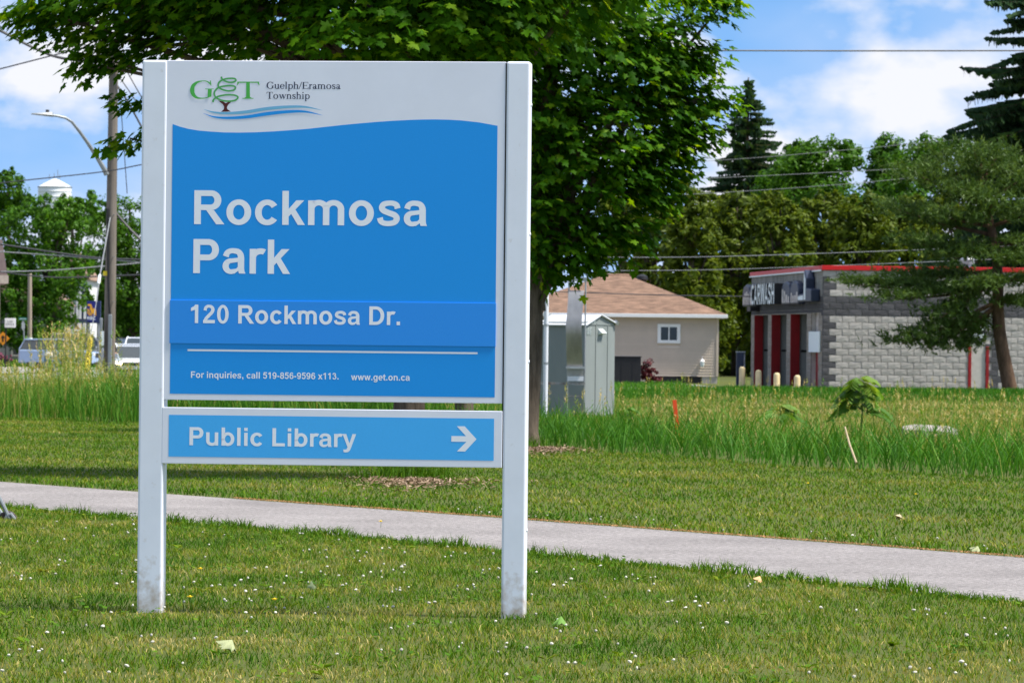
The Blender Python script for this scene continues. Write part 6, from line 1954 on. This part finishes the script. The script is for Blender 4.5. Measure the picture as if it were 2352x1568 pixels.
# vehicles ---------------------------------------------------------------
m_carglass = mat("car_glass", (0.05, 0.06, 0.065), rough=0.06, var=0.05, spec=0.8)
m_tyre = mat("tyre_rubber", (0.02, 0.02, 0.02), rough=0.8)
m_rim = mat("alloy_rim", (0.45, 0.46, 0.47), rough=0.35, metal=0.6)
m_lamp_glass = mat("headlamp_glass", (0.6, 0.62, 0.63), rough=0.1, spec=0.8)
m_lit = bpy.data.materials.new("lit_headlamp")
m_lit.use_nodes = True
m_lit.node_tree.nodes["Principled BSDF"].inputs["Base Color"].default_value = (1, 0.75, 0.4, 1)
m_lit.node_tree.nodes["Principled BSDF"].inputs["Emission Color"].default_value = (1, 0.72, 0.36, 1)
m_lit.node_tree.nodes["Principled BSDF"].inputs["Emission Strength"].default_value = 9.0


def car(name, label, cat, x, y, rz, paint, kind="sedan", lit=False, L=4.5, W=1.78, H=1.45):
    """front of the car faces -y in its own frame"""
    root = thing(name, label, cat, (x, y, gzf(x, y)), rz)
    hw = W / 2
    if kind == "sedan":
        prof = [(-L / 2, 0.28), (-L / 2, 0.62), (-L / 2 + 0.15, 0.76), (-L * 0.22, 0.90), (L * 0.40, 0.95), (L / 2 - 0.04, 0.86), (L / 2, 0.5), (L / 2, 0.28)]
        cab = [(-L * 0.22, 0.90), (-L * 0.06, H - 0.04), (L * 0.04, H), (L * 0.2, H - 0.02), (L * 0.38, 0.96)]
    else:
        prof = [(-L / 2, 0.34), (-L / 2, 0.78), (-L / 2 + 0.15, 0.98), (-L * 0.24, 1.06), (L / 2 - 0.03, 1.08), (L / 2, 0.7), (L / 2, 0.34)]
        cab = [(-L * 0.24, 1.06), (-L * 0.10, H - 0.05), (0, H), (L * 0.42, H - 0.03), (L / 2 - 0.06, 1.09)]
    # body: three sections across so that the flanks curve in
    mb = MB()
    secs = [(-hw, 0.06), (-hw + 0.10, 0.0), (hw - 0.10, 0.0), (hw, 0.06)]
    k = len(prof)
    for sx, ins in secs:
        zc_ = 0.6
        mb.v += [(sx, py * (1 - ins * 0.5), zc_ + (pz - zc_) * (1 - ins * 1.4)) for py, pz in prof]
    for s in range(3):
        for i in range(k):
            j = (i + 1) % k
            mb.f.append((s * k + i, s * k + j, (s + 1) * k + j, (s + 1) * k + i))
            mb.m.append(0)
    mb.f += [tuple(range(k)), tuple(range(4 * k - 1, 3 * k - 1, -1))]
    mb.m += [0, 0]
    mb.build("body", paint, root, smooth=True, bevel=0.03)
    mb = MB()
    c = len(cab)
    tumble = 0.80
    for sgn in (-1, 1):
        for py, pz in cab:
            f = (pz - cab[0][1]) / (H - cab[0][1])
            mb.v.append((sgn * (hw - 0.06) * (1 - (1 - tumble) * max(0, f)), py, pz))
    for i in range(c - 1):
        mb.f.append((i, i + 1, c + i + 1, c + i))
        steep = abs(cab[i + 1][1] - cab[i][1]) > 0.25
        mb.m.append(1 if steep else 0)
    mb.f += [tuple(range(c)), tuple(range(2 * c - 1, c - 1, -1)), (0, c, 2 * c - 1, c - 1)]
    mb.m += [1, 1, 0]
    cabo = mb.build("cabin", [paint, m_carglass], root)
    mb = MB()    # painted pillars over the glass
    for sgn in (-1, 1):
        pts = [(sgn * (hw - 0.045) * (1 - (1 - tumble) * max(0, (pz - cab[0][1]) / (H - cab[0][1]))), py, pz + 0.01) for py, pz in cab]
        mb.tube(pts, 0.035, 5)
        md = cab[2]
        mb.tube([(sgn * (hw - 0.05), md[0] + 0.1, cab[0][1]), (sgn * (hw - 0.05) * tumble, md[0] + 0.05, H - 0.02)], 0.04, 5)
    mb.build("pillars", paint, cabo, smooth=True)
    for sgn in (-1, 1):
        for py in (-L * 0.31, L * 0.30):
            wh = thing("wheel", None, None)
            wh.parent = root
            wh.location = (sgn * (hw - 0.11), py, 0.32)
            t = MB()
            t.lathe([(0.18, -0.1), (0.30, -0.11), (0.325, -0.07), (0.325, 0.07), (0.30, 0.11), (0.18, 0.1)], 18)
            t.v = [(z, x_, y_) for x_, y_, z in t.v]
            t.build("tyre", m_tyre, wh, smooth=True)
            t = MB()
            t.lathe([(0.05, -0.115), (0.19, -0.112), (0.2, 0.0), (0.19, 0.112), (0.05, 0.115)], 12)
            t.v = [(z, x_, y_) for x_, y_, z in t.v]
            t.build("rim", m_rim, wh, smooth=True)
        z_l = 0.66 if kind == "sedan" else 0.84
        MB().box(sgn * (hw - 0.36) - 0.2, sgn * (hw - 0.36) + 0.2, -L / 2 - 0.015, -L / 2 + 0.2, z_l - 0.09, z_l + 0.09).build("headlight", m_lit if lit and sgn < 0 else m_lamp_glass, root, bevel=0.04)
        MB().box(sgn * (hw - 0.3) - 0.15, sgn * (hw - 0.3) + 0.15, L / 2 - 0.1, L / 2 + 0.01, z_l - 0.02, z_l + 0.16).build("tail_light", m_red_door, root, bevel=0.03)
        MB().box(sgn * (hw + 0.1) - 0.11, sgn * (hw + 0.1) + 0.11, -L * 0.16, -L * 0.16 + 0.1, cab[0][1] + 0.02, cab[0][1] + 0.2).build("mirror", paint, root, bevel=0.04)
    MB().box(-hw + 0.5, hw - 0.5, -L / 2 - 0.02, -L / 2 + 0.05, 0.56 if kind == "sedan" else 0.66, 0.72 if kind == "sedan" else 0.92).build("grille", m_dark, root, bevel=0.01)
    MB().box(-hw + 0.25, hw - 0.25, -L / 2 - 0.03, -L / 2 + 0.06, 0.30, 0.42).build("lower_intake", m_dark, root, bevel=0.01)
    return root


m_carwhite = mat("white_car_paint", (0.74, 0.76, 0.80), rough=0.18, var=0.02, spec=0.6)
m_carblue = mat("pale_blue_car_paint", (0.30, 0.40, 0.58), rough=0.2, var=0.03, spec=0.6)
m_carblack = mat("black_car_paint", (0.008, 0.009, 0.012), rough=0.12, var=0.03, spec=0.6)
m_carsilver = mat("silver_car_paint", (0.42, 0.45, 0.50), rough=0.25, var=0.03, metal=0.4)
c = P(303, 830, 185); car("white_car", "white sedan driving towards us with one headlight glowing", "car", c.x, 185, R(4), m_carwhite, "sedan", True)
c = P(284, 820, 200); car("white_car", "white car second in the line of traffic behind the glowing headlight", "car", c.x, 203, R(3), m_carwhite, "sedan", H=1.5)
c = P(316, 800, 222); car("white_suv", "tall white sport utility vehicle at the back of the traffic line", "car", c.x, 224, R(3), m_carwhite, "suv", H=1.82, W=1.9)
c = P(258, 800, 262); car("black_car", "black car in the shade behind the utility pole", "car", c.x, 265, R(70), m_carblack, "suv", H=1.75)
c = P(137, 830, 232); car("blue_car", "pale blue car parked across behind the seed heads", "car", c.x, 232, R(80), m_carblue, "suv", L=4.3, H=1.65)
c = P(187, 800, 250); car("silver_van", "silver van with dark windows parked behind the yellow guy guard", "van", c.x, 252, R(95), m_carsilver, "suv", L=4.6, H=2.0)

# blue barrel with a pale lid
bb = P(113, 845, 215)
bl = thing("blue_barrel", "blue plastic barrel with a pale lid at the edge of the road", "barrel", (bb.x, 215, gzf(bb.x, 215)))
MB().lathe([(0.22, 0), (0.28, 0.12), (0.30, 0.4), (0.28, 0.68), (0.25, 0.8)], 14).build("drum", mat("blue_plastic", (0.02, 0.10, 0.26), rough=0.4), bl, smooth=True)
MB().lathe([(0.26, 0.8), (0.26, 0.86), (0.18, 0.98), (0.05, 1.02)], 14, (-0.04, 0)).build("lid", mat("pale_plastic", (0.6, 0.56, 0.5), rough=0.5), bl, smooth=True)


# a person on the verge, mostly behind the grass ---------------------------
def person(x, y, H):
    z0 = gzf(x, y)
    root = thing("person", "person with dark hair in a light top walking behind the tall grass by the pole", "person", (x, y, z0), R(-20))
    k = H / 1.6
    J_ = {"pel": (0, 0, 0.86), "wai": (0, 0, 1.0), "chest": (0.0, 0.01, 1.17), "neck": (0, 0.01, 1.34), "head0": (0, -0.015, 1.43), "head1": (0, -0.02, 1.53),
          "ls": (-0.16, 0.01, 1.29), "le": (-0.21, 0.04, 1.06), "lw": (-0.20, -0.04, 0.85), "lh": (-0.19, -0.06, 0.78), "rs": (0.16, 0.01, 1.29), "re": (0.21, 0.05, 1.06), "rw": (0.21, -0.02, 0.85), "rh": (0.2, -0.04, 0.78),
          "lhp": (-0.09, 0, 0.83), "lk": (-0.10, -0.08, 0.46), "la": (-0.10, -0.05, 0.08), "lt": (-0.10, -0.19, 0.04), "rhp": (0.09, 0, 0.83), "rk": (0.10, -0.02, 0.46), "ra": (0.10, 0.16, 0.09), "rt": (0.10, 0.05, 0.04)}
    rad = {"pel": .13, "wai": .11, "chest": .13, "neck": .05, "head0": .075, "head1": .085, "ls": .06, "le": .042, "lw": .03, "lh": .035, "rs": .06, "re": .042, "rw": .03, "rh": .035, "lhp": .09, "lk": .058, "la": .04, "lt": .035, "rhp": .09, "rk": .058, "ra": .04, "rt": .035}
    ks = list(J_)
    E_ = [("pel", "wai"), ("wai", "chest"), ("chest", "neck"), ("neck", "head0"), ("head0", "head1"), ("chest", "ls"), ("ls", "le"), ("le", "lw"), ("lw", "lh"), ("chest", "rs"), ("rs", "re"), ("re", "rw"), ("rw", "rh"),
          ("pel", "lhp"), ("lhp", "lk"), ("lk", "la"), ("la", "lt"), ("pel", "rhp"), ("rhp", "rk"), ("rk", "ra"), ("ra", "rt")]
    me = bpy.data.meshes.new("body")
    me.from_pydata([tuple(c * k for c in J_[q]) for q in ks], [(ks.index(a), ks.index(b)) for a, b in E_], [])
    o = link(bpy.data.objects.new("body", me), root)
    md = o.modifiers.new("skin", "SKIN")
    for i, q in enumerate(ks):
        sv = me.skin_vertices[0].data[i]
        sv.radius = (rad[q] * k, rad[q] * k * (0.72 if q in ("pel", "wai", "chest") else 1))
        sv.use_root = q == "pel"
    sub = o.modifiers.new("sub", "SUBSURF")
    sub.levels = sub.render_levels = 2
    m = bpy.data.materials.new("skin_and_clothes")
    m.use_nodes = True
    nn, ll = m.node_tree.nodes, m.node_tree.links
    b = nn["Principled BSDF"]
    b.inputs["Roughness"].default_value = 0.7
    tc, sp_, rp = nn.new("ShaderNodeTexCoord"), nn.new("ShaderNodeSeparateXYZ"), nn.new("ShaderNodeValToRGB")
    ll.new(tc.outputs["Object"], sp_.inputs[0])
    mr = nn.new("ShaderNodeMath")
    mr.operation = "DIVIDE"
    mr.inputs[1].default_value = H
    ll.new(sp_.outputs[2], mr.inputs[0])
    rp.color_ramp.interpolation = "CONSTANT"
    e = rp.color_ramp.elements
    e[0].position, e[0].color = 0, (0.05, 0.05, 0.06, 1)
    e[1].position, e[1].color = 0.05, (0.45, 0.25, 0.18, 1)
    for p, cc in ((0.33, (0.10, 0.12, 0.2, 1)), (0.55, (0.62, 0.68, 0.78, 1)), (0.79, (0.48, 0.26, 0.19, 1))):
        x_ = e.new(p)
        x_.color = cc
    ll.new(mr.outputs[0], rp.inputs[0])
    ll.new(rp.outputs[0], b.inputs["Base Color"])
    me.materials.append(m)
    hb = MB().lathe([(0.05, 1.30), (0.10, 1.34), (0.118, 1.44), (0.115, 1.54), (0.085, 1.61), (0.02, 1.635)], 14)
    hb.v = [(a * k, (b_ * 0.95 + 0.03 + (0.035 if z < 1.5 else 0)) * k, z * k) for a, b_, z in hb.v]
    hb.build("hair", mat("dark_brown_hair", (0.02, 0.013, 0.01), rough=0.6, var=0.3, scale=60), root, smooth=True)


c = P(259, 800, 150)
person(c.x, 150, 1.54)

# ================================================================== SMALL THINGS IN THE GRASS
m_stake = mat("fluorescent_orange_paint", (0.95, 0.09, 0.02), rough=0.6, var=0.08)
a, b = P(1553.5, 968, 62), P(1548.5, 918, 62)
sk = thing("survey_stake", "orange survey stake leaning in the grass before the beige house", "stake", (a.x, 62, 0))
ga = gzf(a.x, 62)
d = Vector((b.x - a.x, 0, b.z - a.z))
mb = MB().box(-0.03, 0.03, -0.012, 0.012, -0.25, d.length)
ang = math.atan2(d.x, d.z)
mb.v = [(x * math.cos(ang) + z * math.sin(ang), y, -x * math.sin(ang) + z * math.cos(ang) + a.z) for x, y, z in mb.v]
mb.build("slat", m_stake, sk)
a, b = P(1966, 1062, 47.2), P(1940, 980, 47.6)
o = MB().tube([(0, 0, 0), ((b.x - a.x) * 0.5 - 0.01, 0.2, (b.z - a.z) * 0.5), (b.x - a.x, 0.4, b.z - a.z)], [0.013, 0.012, 0.009], 7).build("dead_stick", mat("bleached_wood", (0.48, 0.38, 0.24), rough=0.9, var=0.2), smooth=True)
o.location = a
tag(o, "bleached bare stick leaning in the tall grass below the sapling", "stick")
m_sumac = leafmat("sumac_leaflet", [(0, (0.06, 0.16, 0.02)), (0.6, (0.13, 0.26, 0.035)), (1, (0.26, 0.36, 0.06))], 0.4)


def sapling(label, u, v, Y, Hm, n_frond, seed, spread=0.55):
    """young sumac: bare stem, long drooping fronds of paired leaflets"""
    g = np.random.default_rng(seed)
    p = P(u, v, Y)
    zg = gzf(p.x, Y)
    root = thing("sumac_sapling", label, "sapling", (p.x, Y, zg))
    MB().tube([(0, 0, -0.05), (0.03, 0, Hm * 0.5), (0.0, 0, Hm * 0.9)], [0.016, 0.013, 0.006], 6).build("stem", m_stem, root, smooth=True)
    for i in range(n_frond):
        a = g.uniform(0, 6.283)
        z0 = Hm * (0.45 + 0.5 * (i + 0.5) / n_frond)
        L = spread * g.uniform(0.6, 1.1) * (1.15 - 0.5 * i / n_frond)
        d, s = np.array([math.cos(a), math.sin(a) * 0.8, 0]), np.array([-math.sin(a), math.cos(a), 0])
        up = g.uniform(0.25, 0.75) + 0.5 * i / n_frond
        pt = lambda t: np.array([0.0, 0, z0]) + d * L * t + np.array([0, 0, (up * t - (0.55 + up * 0.6) * t * t) * L])
        V, Q, T = [], [], []
        ti = float(np.clip(0.25 + 0.6 * i / n_frond + g.normal(0, 0.12), 0, 1))
        for j in range(9):
            t = 0.2 + 0.8 * j / 8
            c_ = pt(t)
            for sg in (-1, 1):
                ln = 0.22 * (1.1 - 0.6 * abs(t - 0.5)) * g.uniform(0.8, 1.15) * (spread / 0.55)
                e = c_ + (s * sg * 0.8 + d * 0.4) * ln + np.array([0, 0, -0.55 * ln])
                m_ = (c_ + e) / 2 + d * 0.26 * ln
                n_ = (c_ + e) / 2 - d * 0.26 * ln
                k = len(V)
                V += [c_, m_, e, n_]
                Q.append((k, k + 1, k + 2, k + 3))
                T += [ti] * 4
        k = len(V)
        for t in np.linspace(0, 1, 5):
            q = pt(t)
            V += [q + np.array([0, 0, 0.006]), q - np.array([0, 0, 0.006])]
            T += [ti] * 2
        for j in range(4):
            Q.append((k + 2 * j, k + 2 * j + 1, k + 2 * j + 3, k + 2 * j + 2))
        me = npmesh("frond", V, quads=Q, tint=T, mats=[m_sumac])
        link(bpy.data.objects.new("frond", me), root)


sapling("tall bright green sumac sapling standing above the meadow in front of the block wall", 1975, 975, 62, 1.02, 24, 501, 0.44)
sapling("small sumac sapling low in the meadow left of the tall one", 1790, 985, 66, 0.52, 9, 502, 0.40)
sapling("leafy green weed clump growing at the foot of the grey shed", 1440, 950, 74, 0.30, 8, 503, 0.32)
a, b = P(2075, 985, 62), P(2205, 993, 62)
sb_ = thing("broken_slab", "pale broken concrete slab lying almost hidden in the meadow", "slab", ((a.x + b.x) / 2, 62, 0))
mb = MB()
h = (b.x - a.x) / 2
mb.add([(-h, -0.1, 0.2), (-h * 0.3, -0.3, 0.18), (h * 0.6, -0.25, 0.15), (h, 0.0, 0.18), (h * 0.7, 0.7, 0.3), (-h * 0.5, 0.8, 0.33), (-h, 0.4, 0.28)] + [(-h, -0.1, 0.0), (-h * 0.3, -0.3, 0.0), (h * 0.6, -0.25, 0.0), (h, 0.0, 0.0), (h * 0.7, 0.7, 0.0), (-h * 0.5, 0.8, 0.0), (-h, 0.4, 0.0)],
       [tuple(range(7)), tuple(range(13, 6, -1))] + [(i, i + 7, (i + 1) % 7 + 7, (i + 1) % 7) for i in range(7)])
mb.v = [(x, y * 0.8, (z - 0.15) * 0.5 + a.z - 0.03 if z > 0.05 else a.z - 0.14) for x, y, z in mb.v]
mb.build("slab", mat("weathered_concrete", (0.30, 0.27, 0.25), rough=0.95, var=0.4, scale=6), sb_)

# fallen leaves and yellow dandelions
for (u, v, sz, rx, ry, rz, colr, lab) in ((540, 1500, 0.15, 0.5, 0.2, 1.2, (0.30, 0.33, 0.17), "pale green fallen maple leaf on the grass below the sign"), (718, 1362, 0.09, 1.1, 0.1, 0.4, (0.12, 0.16, 0.08), "small grey-green curled leaf on the grass between the posts"),
                                          (1748, 1340, 0.10, 0.4, -0.2, 2.2, (0.55, 0.33, 0.16), "orange-tan dead leaf on the near verge of the path"), (1290, 1440, 0.16, 0.15, 0.1, 0.2, (0.12, 0.24, 0.04), "broad green weed leaf right of the sign's right post"),
                                          (2250, 1272, 0.13, 0.4, 0.2, 0.9, (0.26, 0.28, 0.13), "pale fallen leaf at the far edge of the path near the right side"), (2070, 1195, 0.12, 0.5, 0.2, 2.4, (0.50, 0.40, 0.25), "tan fallen leaf on the lawn beyond the path")):
    x_, y_ = level(u, v)
    Yg = EYE * FPX / y_
    p = P(u, v, Yg)
    me = npmesh("fallen_leaf", LEAF * np.array([1, 1, 2.5]), tris=LEAF_T, mats=[mat("fallen_leaf_" + lab.split()[0], colr, rough=0.8, var=0.2, scale=30)])
    o = link(bpy.data.objects.new("fallen_leaf", me))
    o.location, o.rotation_euler, o.scale = (p.x, Yg, 0.022), (rx, ry, rz), (sz * 0.62, sz * 0.7, sz * 1.5)
    tag(o, lab, "leaf")
m_dand = mat("yellow_petal", (0.85, 0.60, 0.01), rough=0.7)
for k, (u, v, lab) in enumerate(((436, 1392, "larger yellow flower in the grass by the left post foot"), (460, 1325, "tiny yellow flower up the lawn right of the left post"), (630, 1398, "yellow flower in the lawn midway below the panels"), (874, 1212, "yellow flower at the path edge seen between the posts"),
                                 (2102, 1147, "yellow dandelion at the edge of the tall grass on the far right"), (1855, 1121, "yellow dandelion at the edge of the tall grass below the stick"))):
    x_, y_ = level(u, v)
    Yg = EYE * FPX / y_
    p = P(u, v, Yg)
    d = thing("yellow_flower", lab, "flower", (p.x, Yg, 0), group="yellow flowers in the lawn")
    MB().tube([(0, 0, 0), (0.003, 0, 0.05)], 0.0015, 5).build("stem", m_stem, d)
    pe = MB()
    for i in range(12):
        w = 2 * math.pi * i / 12
        pe.add([(0, 0, 0.05), (0.016 * math.cos(w - 0.2), 0.016 * math.sin(w - 0.2), 0.056), (0.02 * math.cos(w), 0.02 * math.sin(w), 0.058), (0.016 * math.cos(w + 0.2), 0.016 * math.sin(w + 0.2), 0.056)], [(0, 1, 2, 3)])
    pe.lathe([(0.009, 0.05), (0.008, 0.058), (0.002, 0.062)], 8)
    pe.build("petals", m_dand, d)

# grey metal frame foot reaching into the picture at the left edge
SYg = 33.2
f0 = P(18, 1200, SYg)
mf = thing("metal_stand", "grey tubular metal stand leg with a curved foot entering at the left edge", "stand", (f0.x, SYg, 0))
fq2 = lambda u, v, dy=0.0: tuple(P(u, v, SYg) - Vector((f0.x, SYg, 0)) + Vector((0, dy, 0)))
MB().tube([fq2(-40, 1072), fq2(-10, 1128), fq2(10, 1165), fq2(22, 1192)], 0.016, 8).build("leg", m_galv, mf, smooth=True)
MB().tube([fq2(-40, 1148, 0.2), fq2(-10, 1168, 0.15), fq2(12, 1194, 0.05)], 0.016, 8).build("leg", m_galv, mf, smooth=True)
MB().tube([fq2(12, 1196), fq2(16, 1184), fq2(25, 1180), fq2(32, 1190), fq2(37, 1207)], 0.017, 8).build("curved_foot", m_galv, mf, smooth=True)
mb = MB().lathe([(0.02, -0.03), (0.062, -0.035), (0.075, -0.02), (0.075, 0.02), (0.062, 0.035), (0.02, 0.03)], 14)
c = fq2(16, 1194, 0.04)
mb.v = [(x + c[0], z + c[1], y + c[2]) for x, y, z in mb.v]
mb.build("wheel", mat("brown_rubber", (0.06, 0.045, 0.04), rough=0.8), mf, smooth=True)
